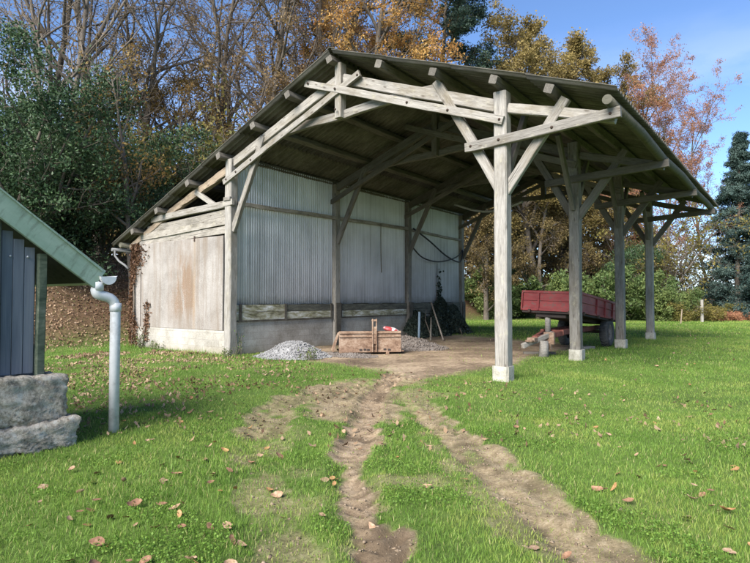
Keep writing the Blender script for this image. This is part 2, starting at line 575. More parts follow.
M['stone'] = stone_mat()
M['roof'] = roof_mat()
M['zinc'] = zinc_mat()
M['block'] = blockwall_mat()
M['panel'] = panel_mat()
M['plank'] = plank_moss_mat()
M['plank_dark'] = rough_mat('dark_plank', (0.03, 0.03, 0.025), (0.09, 0.088, 0.07), (0.18, 0.18, 0.13), 2.5, 20, 0.9, 0.4, 0.01, (3, 1, 6))  # darker plank, mostly in the bays further back
M['dark_wood'] = rough_mat('dark_post_foot', (0.03, 0.027, 0.02), (0.08, 0.07, 0.055), (0.15, 0.14, 0.11), 3, 25, 0.9, 0.4, 0.01)  # dark wood of the post facings and battens
M['green'] = paint_mat('verdigris_paint', (0.20, 0.285, 0.215), (0.31, 0.39, 0.31), (0.085, 0.10, 0.07), (0.5, 1.5, 1.5), 0.60, 0.7, (6, 9, 1.2))
M['blue_board'] = paint_mat('slate_blue_board', (0.085, 0.098, 0.12), (0.14, 0.157, 0.182), (0.17, 0.18, 0.19), (1, 6, 0.4), 0.74, 0.6, (8, 22, 0.4))
M['green_post'] = rough_mat('algae_green_post', (0.03, 0.045, 0.03), (0.075, 0.095, 0.065), (0.14, 0.155, 0.115), 2, 16, 0.9, 0.4, 0.01, (2, 2, 0.5))
M['pvc'] = rough_mat('grey_pvc', (0.32, 0.32, 0.31), (0.54, 0.55, 0.55), (0.62, 0.63, 0.63), 2.0, 14, 0.4, 0.05, 0.003, spec=0.45)
M['soffit'] = rough_mat('dark_soffit', (0.03, 0.028, 0.022), (0.07, 0.06, 0.045), None, 4, 20, 0.9)
M['red'] = paint_mat('worn_red_paint', (0.165, 0.026, 0.026), (0.27, 0.048, 0.045), (0.13, 0.075, 0.062), (1, 1, 2), 0.55, 0.6)
M['red_rust'] = rough_mat('rusty_red_iron', (0.07, 0.03, 0.022), (0.17, 0.06, 0.045), (0.26, 0.11, 0.08), 4, 30, 0.85, 0.4, 0.006)
M['rust'] = rough_mat('rusty_plate', (0.075, 0.04, 0.026), (0.23, 0.15, 0.10), (0.40, 0.31, 0.23), 2.0, 16, 0.85, 0.5, 0.008, (1, 1, 1.5))
M['rubber'] = rough_mat('old_tyre', (0.025, 0.025, 0.024), (0.07, 0.068, 0.064), (0.12, 0.115, 0.105), 4, 40, 0.85, 0.3, 0.005)
M['rim'] = rough_mat('dusty_rim', (0.09, 0.07, 0.055), (0.2, 0.17, 0.14), (0.32, 0.28, 0.24), 5, 30, 0.8, 0.3, 0.004)
M['underbed'] = rough_mat('bed_underside', (0.02, 0.016, 0.014), (0.05, 0.04, 0.035), None, 5, 25, 0.9)
M['gravel'] = rough_mat('grey_gravel', (0.10, 0.097, 0.092), (0.23, 0.226, 0.22), (0.40, 0.396, 0.385), 14, 70, 0.95, 0.9, 0.03, rand=False)
M['soil'] = rough_mat('grey_brown_spoil', (0.075, 0.06, 0.048), (0.16, 0.135, 0.115), (0.27, 0.245, 0.22), 6, 45, 0.95, 0.9, 0.04, rand=False)
M['dull_zinc'] = rough_mat('dull_zinc', (0.09, 0.092, 0.09), (0.16, 0.163, 0.16), None, 5, 30, 0.6)
M['hose'] = rough_mat('black_hose', (0.015, 0.015, 0.017), (0.035, 0.035, 0.04), None, 8, 40, 0.5)
M['pale_hose'] = rough_mat('pale_pipe', (0.30, 0.30, 0.28), (0.45, 0.45, 0.43), None, 4, 30, 0.6)
M['rope'] = rough_mat('old_rope', (0.08, 0.07, 0.055), (0.16, 0.14, 0.11), None, 9, 60, 0.95)
M['galv'] = rough_mat('galvanised_tube', (0.28, 0.29, 0.30), (0.42, 0.43, 0.44), None, 6, 40, 0.5)
M['blue_tube'] = rough_mat('faded_blue_tube', (0.12, 0.17, 0.22), (0.2, 0.27, 0.33), None, 6, 40, 0.6)


def sack_mat():
    m, nt, b = new_mat('red_white_plastic')
    n1 = noise(nt, coords(nt), 5.0, 2, 0.5)
    nt.links.new(ramp(nt, n1, [(0.50, (0.32, 0.05, 0.05)), (0.56, (0.52, 0.48, 0.47))]), b.inputs["Base Color"])
    b.inputs["Roughness"].default_value = 0.35
    return m


M['sack'] = sack_mat()

# foliage
M['lf_ever'] = leaf_mat('laurel_leaf', [(0.0, (0.023, 0.052, 0.023)), (0.6, (0.046, 0.094, 0.039)), (1.0, (0.098, 0.150, 0.065))], 0.15, 0.45)
M['lf_yellow'] = leaf_mat('yellow_autumn_leaf', [(0.0, (0.190, 0.140, 0.040)), (0.5, (0.310, 0.225, 0.060)), (1.0, (0.270, 0.150, 0.055))], 0.4)
M['lf_russet'] = leaf_mat('russet_leaf', [(0.0, (0.150, 0.092, 0.050)), (0.5, (0.250, 0.160, 0.082)), (1.0, (0.330, 0.240, 0.110))], 0.35)
M['lf_orange'] = leaf_mat('orange_leaf', [(0.0, (0.383, 0.160, 0.047)), (0.5, (0.600, 0.319, 0.096)), (1.0, (0.574, 0.398, 0.135))], 0.4)
M['lf_oak'] = leaf_mat('olive_oak_leaf', [(0.0, (0.165, 0.120, 0.040)), (0.5, (0.280, 0.212, 0.072)), (1.0, (0.380, 0.295, 0.110))], 0.35)
M['lf_copper'] = leaf_mat('copper_beech_leaf', [(0.0, (0.250, 0.106, 0.069)), (0.5, (0.413, 0.188, 0.106)), (1.0, (0.500, 0.275, 0.150))], 0.4)
M['lf_spruce'] = leaf_mat('spruce_needles', [(0.0, (0.024, 0.051, 0.046)), (0.6, (0.051, 0.092, 0.081)), (1.0, (0.101, 0.142, 0.115))], 0.05)
M['lf_cedar'] = leaf_mat('cedar_needles', [(0.0, (0.018, 0.042, 0.034)), (0.6, (0.042, 0.082, 0.060)), (1.0, (0.090, 0.132, 0.084))], 0.05)
M['lf_brown'] = leaf_mat('brown_beech_leaf', [(0.0, (0.075, 0.052, 0.025)), (0.5, (0.150, 0.105, 0.045)), (1.0, (0.230, 0.180, 0.070))], 0.35)
M['lf_green'] = leaf_mat('mid_green_leaf', [(0.0, (0.068, 0.118, 0.038)), (0.6, (0.131, 0.200, 0.062)), (1.0, (0.235, 0.276, 0.090))], 0.3)
M['lf_ygreen'] = leaf_mat('yellow_green_leaf', [(0.0, (0.11, 0.12, 0.03)), (0.6, (0.20, 0.19, 0.05)), (1.0, (0.30, 0.23, 0.07))], 0.4)
M['lf_vine'] = leaf_mat('dry_vine_leaf', [(0.0, (0.07, 0.035, 0.02)), (0.6, (0.17, 0.085, 0.045)), (1.0, (0.28, 0.17, 0.10))], 0.2)
M['lf_ivy'] = leaf_mat('dark_ivy_leaf', [(0.0, (0.016, 0.024, 0.018)), (0.6, (0.036, 0.052, 0.038)), (1.0, (0.075, 0.095, 0.070))], 0.1, 0.5)
M['litter'] = leaf_mat('leaf_litter', [(0.0, (0.10, 0.05, 0.028)), (0.5, (0.22, 0.12, 0.065)), (0.8, (0.34, 0.21, 0.12)), (1.0, (0.45, 0.34, 0.22))], 0.15)

# ------------------------------------------------------------------ ground
def vnoise(x, y, s, seed=0):
    """smooth 2D value noise, vectorised"""
    x = np.asarray(x) / s + seed * 17.31; y = np.asarray(y) / s + seed * 9.77
    xi = np.floor(x).astype(np.int64); yi = np.floor(y).astype(np.int64)
    fx = x - xi; fy = y - yi
    fx = fx * fx * (3 - 2 * fx); fy = fy * fy * (3 - 2 * fy)
    def h(a, b):
        n = (a * 374761393 + b * 668265263 + seed * 1442695) & 0xffffffff
        n = ((n ^ (n >> 13)) * 1274126177) & 0xffffffff
        return ((n ^ (n >> 16)) & 0xffff) / 65535.0
    a = h(xi, yi); b = h(xi + 1, yi); c = h(xi, yi + 1); d = h(xi + 1, yi + 1)
    return (a * (1 - fx) + b * fx) * (1 - fy) + (c * (1 - fx) + d * fx) * fy


def fbm(x, y, s, seed=0, o=4):
    r = 0; a = 0.5; t = 0
    for i in range(o):
        r = r + a * vnoise(x, y, s / (2 ** i), seed + i); t += a; a *= 0.5
    return r / t


def sstep(a, b, x):
    t = np.clip((x - a) / (b - a), 0, 1)
    return t * t * (3 - 2 * t)


def polydist(x, y, pts):
    """distance to and arc length along a polyline"""
    best = np.full(np.shape(x), 1e9); arc = np.zeros(np.shape(x)); side = np.zeros(np.shape(x)); s0 = 0
    for (ax, ay), (bx, by) in zip(pts[:-1], pts[1:]):
        dx, dy = bx - ax, by - ay; L = math.hypot(dx, dy)
        t = np.clip(((x - ax) * dx + (y - ay) * dy) / (L * L), 0, 1)
        d = np.hypot(x - ax - t * dx, y - ay - t * dy)
        sd = ((x - ax) * dy - (y - ay) * dx) / L
        m = d < best
        best = np.where(m, d, best); arc = np.where(m, s0 + t * L, arc); side = np.where(m, sd, side)
        s0 += L
    return best, arc, side


TRACKS = [  # polyline, half width, strength, tread
    ([(0.45, 12.1), (0.15, 10.6), (-0.05, 9.0), (-0.18, 7.0), (-0.24, 5.6), (-0.12, 4.5), (0.05, 3.6), (0.2, 2.6), (0.4, 0.5)], 0.22, 1.0, 1),
    ([(0.75, 11.4), (0.3, 10.7), (-0.55, 10.2), (-1.2, 9.4), (-1.45, 8.2), (-1.35, 6.8)], 0.34, 0.72, 1),
    ([(-1.40, 7.8), (-1.28, 6.4), (-1.0, 5.0), (-0.76, 4.1), (-0.45, 3.3), (-0.1, 2.0)], 0.26, 0.50, 0),
    ([(0.72, 8.2), (0.86, 7.1), (1.02, 5.9), (1.20, 4.8), (1.32, 3.9), (1.45, 2.4), (1.7, 0.5)], 0.25, 0.86, 1),
    ([(0.62, 11.0), (0.60, 9.6), (0.72, 8.0)], 0.32, 0.60, 1),
    ([(0.25, 9.2), (0.62, 6.6), (0.86, 5.2), (1.05, 4.2), (1.3, 2.6)], 0.24, 0.46, 0),
    ([(-0.6, 10.2), (-0.35, 9.2), (-0.2, 8.0)], 0.80, 0.85, 0),
    ([(0.15, 10.9), (-0.1, 9.6)], 0.60, 0.80, 1),
]


def mud_fields(x, y):
    """mud amount 0..1 and height offset"""
    mud = np.zeros(np.shape(x)); hh = np.zeros(np.shape(x)); wet = np.zeros(np.shape(x))
    wob = (fbm(x, y, 0.55, 3) - 0.5) * 0.42 + (fbm(x, y, 0.16, 5, 3) - 0.5) * 0.22
    for pts, hw, st, tr in TRACKS:
        d, s, sd = polydist(x, y, pts)
        m = (1 - sstep(hw * 0.65, hw * 1.3, d + wob * (0.9 if hw < 0.5 else 1.2))) * st
        core = 1 - sstep(hw * 0.55, hw * 1.25, d)
        rim = np.exp(-((d - hw * 1.15) / 0.10) ** 2)
        hh = hh - 0.035 * core * st + 0.018 * rim * st
        if tr:
            lug = np.sin((s + np.abs(sd) * 0.9) * 2 * math.pi / 0.20)
            lug = np.clip(lug * 2.2, -1, 1) * 0.5 + 0.5
            wet = np.maximum(wet, (1 - lug) * core * st * sstep(0.30, 0.5, fbm(x, y, 0.8, 21, 3)))  # dark colour in the tread grooves stands in for their shade
            hh = hh + 0.034 * lug * core * st * sstep(0.30, 0.5, fbm(x, y, 0.8, 21, 3))
        mud = np.maximum(mud, m)
    brk = (fbm(x, y, 0.34, 13, 4) - 0.5) * 1.5 + (fbm(x, y, 0.09, 15, 3) - 0.5) * 0.7
    mud = mud * sstep(-0.15, 0.30, mud - 0.50 + brk * 0.85 + 0.17)
    patch = sstep(0.60, 0.72, fbm(x, y, 0.9, 11)) * 0.5
    dc, _, _ = polydist(x, y, [(0.1, 10.0), (0.3, 7.0), (0.6, 3.5)])
    mud = np.maximum(mud, patch * (1 - sstep(0.6, 1.9, dc)))
    wet = np.maximum(wet * 0.8, sstep(0.56, 0.66, fbm(x, y, 0.45, 25, 4)) * 0.8) * mud  # painted groove shade, plus moist patches at random
    return mud, hh, wet


def pad_field(U, V, x, y):
    """bare earth floor in and just before the barn"""
    n = (fbm(x, y, 1.6, 31) - 0.5) * 1.3 + (fbm(x, y, 0.4, 33) - 0.5) * 0.5
    f = sstep(-0.3, 0.35, V - (1.25 - 0.31 * U) + n * 0.7)
    r = 1 - sstep(-0.35, 0.35, U - np.where(V < 2, 7.25 + 0.12 * V, 7.5 - 0.02 * V) + n * 0.6)
    bk = 1 - sstep(11.5, 13.5, V + n + (U * 0.35))
    l = sstep(-0.2, 0.2, U + 0.05)
    return f * r * bk * l


def bank_h(U, V, x, y):
    b = sstep(6.0, 14.0, -U) * sstep(-6.5, -0.5, V) * 3.2
    b = b + sstep(5.8, 9.0, -U) * sstep(-5.0, 0.0, V) * 0.5
    far = sstep(40, 70, y) * sstep(10, -15, x) * 2.0
    return b + far


def ground_z(x, y):
    x = np.asarray(x, dtype=float); y = np.asarray(y, dtype=float)
    U, V = toUV(x, y)
    inside = sstep(-6.0, -5.0, U) * (1 - sstep(10, 11, U)) * sstep(-1.5, 0, V) * (1 - sstep(15, 17, V))
    z = bank_h(U, V, x, y) + (fbm(x, y, 2.2, 41, 3) - 0.5) * 0.10 * (1 - inside * 0.7)
    near = (np.hypot(x, y) < 16)
    mud, hh, _ = mud_fields(x, y)
    rough = (fbm(x, y, 0.28, 51, 4) - 0.5)
    z = z + hh + rough * (0.02 + 0.07 * mud) * near
    return z


def axis(pts):
    out = []
    for a, b, s in pts:
        out.append(np.arange(a, b, s))
    return np.concatenate(out)


gx = axis([(-400, -60, 20), (-60, -14, 1.0), (-14, -3.5, 0.2), (-3.5, 4.0, 0.033), (4.0, 12, 0.2), (12, 50, 1.0), (50, 401, 20)])
gy = axis([(-60, -5, 5), (-5, 2.4, 0.3), (2.4, 13.5, 0.04), (13.5, 26, 0.2), (26, 60, 1.0), (60, 700, 20)])
GX, GY = np.meshgrid(gx, gy)
fx, fy = GX.ravel(), GY.ravel()
fz = ground_z(fx, fy)
mudv, _, shade_wetv = mud_fields(fx, fy)
Ug, Vg = toUV(fx, fy)
padv = pad_field(Ug, Vg, fx, fy)
litv = sstep(5.6, 8.0, -Ug) * sstep(-5.5, -2.5, Vg)
nx, ny = len(gx), len(gy)
idx = np.arange(nx * ny).reshape(ny, nx)
quads = np.stack([idx[:-1, :-1], idx[:-1, 1:], idx[1:, 1:], idx[1:, :-1]], -1).reshape(-1, 4)


def ground_mat():
    m, nt, b = new_mat('lawn_soil')
    tc = nt.nodes.new("ShaderNodeTexCoord"); v = tc.outputs["Object"]
    def att(n):
        a = nt.nodes.new("ShaderNodeAttribute"); a.attribute_name = n; return a.outputs["Fac"]
    n1 = noise(nt, v, 0.6, 6, 0.65); n2 = noise(nt, v, 9, 8, 0.72); n3 = noise(nt, v, 45, 5, 0.75)
    grass = ramp(nt, math_n(nt, 'MULTIPLY_ADD', n2, 0.5, math_n(nt, 'MULTIPLY', n1, 0.5)),
                 [(0.35, (0.05, 0.075, 0.02)), (0.55, (0.10, 0.155, 0.032)), (0.70, (0.16, 0.21, 0.055))])
    mud = ramp(nt, math_n(nt, 'MULTIPLY_ADD', n3, 0.4, math_n(nt, 'MULTIPLY', n2, 0.6)),
               [(0.36, (0.125, 0.088, 0.052)), (0.52, (0.285, 0.213, 0.135)), (0.66, (0.43, 0.342, 0.24))])
    pad = ramp(nt, math_n(nt, 'MULTIPLY_ADD', n2, 0.45, math_n(nt, 'MULTIPLY', n1, 0.55)),
               [(0.38, (0.085, 0.062, 0.043)), (0.48, (0.20, 0.148, 0.098)), (0.56, (0.33, 0.252, 0.168)), (0.68, (0.46, 0.375, 0.27))])
    lit = ramp(nt, math_n(nt, 'MULTIPLY_ADD', n3, 0.5, math_n(nt, 'MULTIPLY', n2, 0.5)),
               [(0.36, (0.045, 0.03, 0.018)), (0.52, (0.12, 0.075, 0.042)), (0.68, (0.24, 0.155, 0.09))])
    mud = mixc(nt, att("wet"), mud, (0.10, 0.072, 0.045))  # soil darkened by the painted groove shade and moist patches
    c = mixc(nt, att("mud"), grass, mud)
    c = mixc(nt, att("pad"), c, pad)
    c = mixc(nt, att("litter"), c, lit)
    nt.links.new(c, b.inputs["Base Color"])
    b.inputs["Roughness"].default_value = 0.95
    b.inputs["Specular IOR Level"].default_value = 0.12
    bump(nt, b, math_n(nt, 'MULTIPLY_ADD', n3, 0.5, n2), 0.7, 0.03)
    return m


me = np_mesh("ground", np.stack([fx, fy, fz], 1), quads, ground_mat(), True, {"mud": mudv, "pad": padv, "litter": litv, "wet": shade_wetv})
ground = link(bpy.data.objects.new("ground", me))
tag(ground, kind="structure")

# ------------------------------------------------------------------ barn
barn = empty("barn", (OX, OY, 0), -A,
             "open-fronted timber hay barn with weathered oak frame, corrugated roof and grey metal side wall", "barn")
rngb = random.Random(11)


def beam(name, a, b, w, h, mat, parent=barn, up=(0, 0, 1), bow=0.0, jit=0.006, taper=1.0, roll=0.0):
    """hewn timber from a to b; mesh runs along local X so the grain follows it"""
    a, b = Vector(a), Vector(b)
    L = (b - a).length
    n = max(2, int(L / 0.22))
    ch = min(w, h) * 0.10
    sec = [(-w / 2 + ch, -h / 2), (w / 2 - ch, -h / 2), (w / 2, -h / 2 + ch), (w / 2, h / 2 - ch), (w / 2 - ch, h / 2), (-w / 2 + ch, h / 2), (-w / 2, h / 2 - ch), (-w / 2, -h / 2 + ch)]
    vs = []; fs = []
    ph = rngb.uniform(0, 6)
    for i in range(n + 1):
        t = i / n
        k = 1 + (taper - 1) * t
        oy = bow * math.sin(math.pi * t) + 0.006 * math.sin(ph + t * L * 1.9)
        ox = 0.006 * math.sin(ph * 2 + t * L * 1.3)
        for (y, z) in sec:
            vs.append((t * L, y * k + ox + rngb.uniform(-jit, jit) * 0.5, z * k + oy + rngb.uniform(-jit, jit) * 0.5))
    for i in range(n):
        for k in range(8):
            k2 = (k + 1) % 8
            fs.append((i * 8 + k, i * 8 + k2, (i + 1) * 8 + k2, (i + 1) * 8 + k))
    fs.append(tuple(reversed(range(8)))); fs.append(tuple(n * 8 + k for k in range(8)))
    me = bpy.data.meshes.new(name)
    me.from_pydata(vs, [], fs); me.update()
    me.materials.append(mat)
    o = bpy.data.objects.new(name, me)
    x = (b - a).normalized(); z = Vector(up)
    if abs(x.dot(z)) > 0.97: z = Vector((0, 1, 0))
    y = z.cross(x).normalized(); z = x.cross(y)
    Mx = Matrix((x, y, z)).transposed().to_4x4(); Mx.translation = a
    link(o, parent)
    o.matrix_basis = Mx
    return o


def bolts(parent_beam, ts, side, r=0.022):
    mb = MB()
    for t, s in zip(ts, side):
        mb.lathe([(0, 0.001), (0.0, r), (0.014, r * 0.9), (0.018, 0.001)], 'X', 8)
    return None


V_FRAMES = [0.0, 4.55, 9.15, 13.8]
Z_AP, U_AP = 7.58, 4.13
SL_L, SL_R = 0.413, 0.370
U_LE, U_RE = -5.85, 10.62


def roof_z(U):
    return Z_AP - SL_L * (U_AP - U) if U < U_AP else Z_AP - SL_R * (U - U_AP)


for fi, V in enumerate(V_FRAMES):
    wd = M['oak'] if fi == 0 else M['oak_in']  # inner frames get the oak with roof shade in its colour
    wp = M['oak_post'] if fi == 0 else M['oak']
    F = V - 0.09          # members on the front face of the posts
    Bk = V + 0.05
    # posts
    p = beam("post", (0, V, -0.05), (0, V, 5.62), 0.27, 0.27, wp)
    if fi:
        mb = MB(); mb.box((0.16, V, 0.62), (0.05, 0.25, 1.7)); mb.build("dark_facing", M['dark_wood'], barn)  # dark board over the foot of each inner left post
    p = beam("post", (8.35, V, 0.28), (8.35, V, 5.72), 0.27, 0.27, wp)
    pl = beam("plinth", (8.35, V, -0.1), (8.35, V, 0.285), 0.34, 0.34, M['concrete'], jit=0.02)
    # king post
    beam("king_post", (U_AP, V - 0.02, 6.02), (U_AP, V - 0.02, 7.36), 0.20, 0.22, wd)
    # rafters
    beam("rafter", (-0.05, V + 0.02, 5.46), (4.05, V + 0.02, 7.00), 0.14, 0.25, wd)
    beam("rafter", (4.22, V + 0.02, 6.97), (8.22, V + 0.02, 5.48), 0.14, 0.25, wd)
    beam("rafter", (8.49, V + 0.02, 5.38), (10.50, V + 0.02, 4.80), 0.14, 0.19, wd)
    # lean-to rafter: a bare round log
    beam("lean_to_rafter", (-0.13, V, 5.33), (-5.35, V, 3.36), 0.15, 0.24, M['tan_log'], bow=0.09, jit=0.03, taper=0.7)
    # crossed ties and collar
    beam("tie_beam", (3.10, F - 0.075, 7.08), (8.45, F - 0.075, 5.10), 0.07, 0.17, wd)
    beam("tie_beam", (-0.15, F - 0.075, 4.96), (4.85, F - 0.075, 6.92), 0.07, 0.16, wd)
    beam("collar_beam", (1.25, V + 0.05, 5.95), (4.12, V + 0.05, 6.10), 0.11, 0.20, wd, bow=0.06)
    beam("collar_beam", (4.14, V + 0.05, 6.10), (6.80, V + 0.05, 6.16), 0.11, 0.20, wd, bow=0.06)
    # braces
    beam("brace", (0.12, V - 0.02, 3.55), (1.38, V - 0.02, 6.05), 0.12, 0.17, wd)
    beam("brace", (8.28, V + 0.01, 3.80), (6.85, V + 0.01, 6.30), 0.13, 0.19, wd)
    beam("brace", (8.42, V + 0.01, 3.72), (9.62, V + 0.01, 5.34), 0.13, 0.19, wd)
    # overhang arm
    beam("cantilever_arm", (7.62, F - 0.065, 4.69), (10.62, F - 0.065, 4.84), 0.10, 0.19, wd)
    if fi == 0:
        for (U, Z) in ((8.38, 5.13), (8.36, 4.73), (9.42, 4.78), (7.75, 4.70), (10.45, 4.83), (4.12, 6.70), (4.12, 6.20), (3.22, 7.04), (0.0, 5.02), (7.22, 5.55), (4.80, 6.88), (1.05, 5.42), (0.42, 5.18), (6.2, 5.93)):
            mb = MB()
            mb.lathe([(0, 0.03), (0.012, 0.03), (0.016, 0.016), (0.03, 0.015), (0.03, 0.001)], 'Z', 10)
            o = mb.build("bolt", M['iron'], barn, (U, F - 0.105 if U > 4.3 or Z < 6.3 else F - 0.13, Z), (R(90), 0, 0))

# longitudinal braces between the outer posts and the purlin above them
for fi, V in enumerate(V_FRAMES):
    for s in (-1, 1):
        if (fi == 0 and s < 0) or (fi == 3 and s > 0): continue
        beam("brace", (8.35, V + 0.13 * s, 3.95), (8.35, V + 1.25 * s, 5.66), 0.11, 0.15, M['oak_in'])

# purlins
for U in (4.06, 2.68, 1.35, -0.10, -1.56, -3.20, -4.57, 5.55, 6.96, 8.35, 9.42):
    z = roof_z(U) - 0.155
    s = SL_L if U < U_AP else -SL_R
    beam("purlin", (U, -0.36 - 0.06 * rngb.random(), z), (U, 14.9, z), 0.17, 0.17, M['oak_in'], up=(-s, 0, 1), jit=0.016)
mb = MB()
mb.tube([(10.46, -0.42, 5.02), (10.48, 2.0, 5.03), (10.45, 4.5, 4.99), (10.49, 7.0, 5.02), (10.46, 10, 4.99), (10.47, 12.4, 5.02), (10.46, 15.0, 5.0)], [0.085, 0.10, 0.105, 0.10, 0.105, 0.10, 0.10], 14)
mb.build("eave_beam", M['log'], barn)
mb = MB()
mb.tube([(-5.5, -0.3, 3.45), (-5.5, 14.6, 3.45)], 0.09, 10)
mb.build("eave_beam", M['log'], barn)

# roof: rows of corrugated fibre cement sheets, each row lapping the one below
PITCH, AMP = 0.177, 0.034


def corrugated_slope(Ua, Ub, rows):
    V0, V1 = -0.42, 15.05
    nv = int((V1 - V0) / PITCH * 10)
    vv = np.linspace(V0, V1, nv)
    wave = AMP * np.cos(2 * math.pi * (vv - V0) / PITCH)
    verts = []; faces = []
    base = 0
    for r in range(rows):
        ua = Ua + (Ub - Ua) * r / rows
        ub = Ua + (Ub - Ua) * (r + 1) / rows
        ub += 0.16 * np.sign(Ub - Ua) * (r < rows - 1)
        for thick in (0.0, -0.011):
            for k, u in enumerate((ua, ub)):
                lift = 0.012 * k * 0 + (0.016 if k else 0.0)
                zz = roof_z(u) + wave + lift + thick + np.sin(vv * 0.9 + u) * 0.008
                verts.append(np.stack([np.full(nv, u), vv, zz], 1))
        i0 = base + np.arange(nv - 1)
        def strip(a, b, flip):
            q = np.stack([i0 + a * nv, i0 + a * nv + 1, i0 + b * nv + 1, i0 + b * nv], 1)
            return q[:, ::-1] if flip else q
        faces += [strip(0, 1, False), strip(2, 3, True), strip(1, 3, False), strip(0, 2, True)]
        e = [[base + 0, base + nv, base + 3 * nv, base + 2 * nv], [base + nv - 1, base + 2 * nv - 1, base + 4 * nv - 1, base + 3 * nv - 1]]
        faces.append(np.array(e))
        base += 4 * nv
    return np_mesh("roof_sheet", np.concatenate(verts), np.concatenate(faces), M['roof'], False)


for ua, ub, rows in ((U_AP - 0.05, U_LE, 6), (U_AP + 0.05, U_RE, 4)):
    o = link(bpy.data.objects.new("roof_sheet", corrugated_slope(ua, ub, rows)), barn)
mb = MB()
for s, sl in ((-1, SL_L), (1, SL_R)):
    mb.add([(U_AP, -0.43, Z_AP + 0.075), (U_AP, 15.06, Z_AP + 0.075), (U_AP + s * 0.24, 15.06, Z_AP + 0.05 - sl * 0.24), (U_AP + s * 0.24, -0.43, Z_AP + 0.05 - sl * 0.24),
            (U_AP, -0.43, Z_AP + 0.06), (U_AP, 15.06, Z_AP + 0.06), (U_AP + s * 0.24, 15.06, Z_AP + 0.035 - sl * 0.24), (U_AP + s * 0.24, -0.43, Z_AP + 0.035 - sl * 0.24)],
           [(0, 1, 2, 3), (7, 6, 5, 4), (0, 3, 7, 4), (1, 5, 6, 2), (3, 2, 6, 7)])
mb.build("ridge_cap", M['roof'], barn)

# grey corrugated side wall on the line of the left posts
for V0, V1 in ((0.16, 4.40), (4.70, 9.00), (9.30, 13.66)):
    n = int((V1 - V0) / 0.095 * 8)
    vv = np.linspace(V0, V1, n)
    uu = -0.02 + 0.015 * np.sin(2 * math.pi * vv / 0.095)
    zb = np.full(n, 1.43) + 0.015 * np.floor((vv - V0) / 0.9 % 2)
    zt = np.full(n, 5.72)
    vs = np.concatenate([np.stack([uu, vv, zb], 1), np.stack([uu, vv, zt], 1), np.stack([uu - 0.006, vv, zb], 1), np.stack([uu - 0.006, vv, zt], 1)])
    i = np.arange(n - 1)
    fs = np.concatenate([np.stack([i, i + 1, n + i + 1, n + i], 1), np.stack([2 * n + i, 3 * n + i, 3 * n + i + 1, 2 * n + i + 1], 1), np.stack([i, 2 * n + i, 2 * n + i + 1, i + 1], 1)])
    link(bpy.data.objects.new("wall_sheet", np_mesh("wall_sheet", vs, fs, M['zinc'], True)), barn)
    # block footing, top not quite level
    mb = MB(); mb.box((-0.06, (V0 + V1) / 2, 0.44), (0.16, V1 - V0, 1.0)); mb.build("block_wall", M['block'], barn)
# mossy planks between the sheets and the blocks
for V0, V1, z0, z1, mt in ((0.17, 2.1, 0.97, 1.21, 'plank'), (0.17, 2.1, 1.22, 1.425, 'plank'), (2.12, 4.39, 0.97, 1.20, 'plank'), (2.12, 4.39, 1.21, 1.425, 'plank_dark'),
                           (4.71, 9.0, 0.97, 1.19, 'plank'), (4.71, 9.0, 1.20, 1.425, 'plank_dark'), (9.31, 13.6, 0.97, 1.19, 'plank_dark'), (9.31, 13.6, 1.20, 1.42, 'plank_dark')):
    mb = MB(); mb.box((0.035, (V0 + V1) / 2, (z0 + z1) / 2), (0.05, V1 - V0, z1 - z0)); mb.build("wall_plank", M[mt], barn)
for V in (0.30, 2.11, 4.3, 4.80, 9.05, 9.45):
    mb = MB(); mb.box((0.072, V, 1.19), (0.02, 0.10, 0.52)); mb.build("batten", M['dark_wood'], barn)
mb = MB(); mb.box((0.055, 2.28, 0.955), (0.05, 4.2, 0.045)); mb.box((0.055, 6.85, 0.955), (0.05, 4.2, 0.04)); mb.build("sill_batten", M['dark_wood'], barn)
# long rail along the wall
beam("wall_rail", (0.10, 0.15, 4.36), (0.10, 9.2, 4.53), 0.07, 0.12, M['board'])
beam("wall_rail", (0.08, 9.2, 4.5), (0.08, 13.7, 4.42), 0.06, 0.10, M['board'])

# gable end of the lean-to
mb = MB(); mb.box((-2.57, 0.02, 0.25), (4.85, 0.20, 0.86)); mb.build("gable_base", M['block'], barn)
mb = MB(); mb.box((-2.41, -0.03, 2.06), (4.28, 0.09, 2.76)); mb.build("gable_panel", M['panel'], barn)
mb = MB(); mb.box((-4.765, 0.0, 2.02), (0.41, 0.09, 2.66)); mb.build("gable_panel", M['panel'], barn)
mb = MB(); mb.box((-1.62, -0.082, 3.43), (0.05, 0.03, 0.16)); mb.build("iron_pin", M['iron'], barn)
mb = MB(); mb.box((-4.556, -0.055, 2.06), (0.022, 0.06, 2.74)); mb.build("panel_joint", M['iron'], barn)
beam("tie_beam", (-3.95, -0.05, 4.20), (0.14, -0.05, 4.36), 0.13, 0.20, M['oak'])
beam("gable_board", (-4.28, -0.01, 3.89), (-0.13, -0.01, 4.08), 0.05, 0.23, M['board'], jit=0.012)
beam("gable_board", (-4.62, -0.035, 3.66), (-0.13, -0.035, 3.86), 0.05, 0.21, M['board'], jit=0.012)
beam("gable_board", (-4.75, 0.0, 3.47), (-0.13, 0.0, 3.62), 0.045, 0.22, M['board'], jit=0.012)
beam("strut", (-1.62, -0.03, 4.86), (-0.72, -0.03, 4.36), 0.10, 0.15, M['oak'])
beam("corner_board", (-4.98, -0.02, 0.0), (-4.98, -0.02, 3.5), 0.10, 0.13, M['board'])
beam("nailing_block", (-0.20, -0.11, 4.34), (0.22, -0.11, 4.37), 0.09, 0.17, M['oak'])
beam("nailing_block", (-0.12, -0.16, 4.47), (0.16, -0.16, 4.47), 0.07, 0.10, M['oak'])
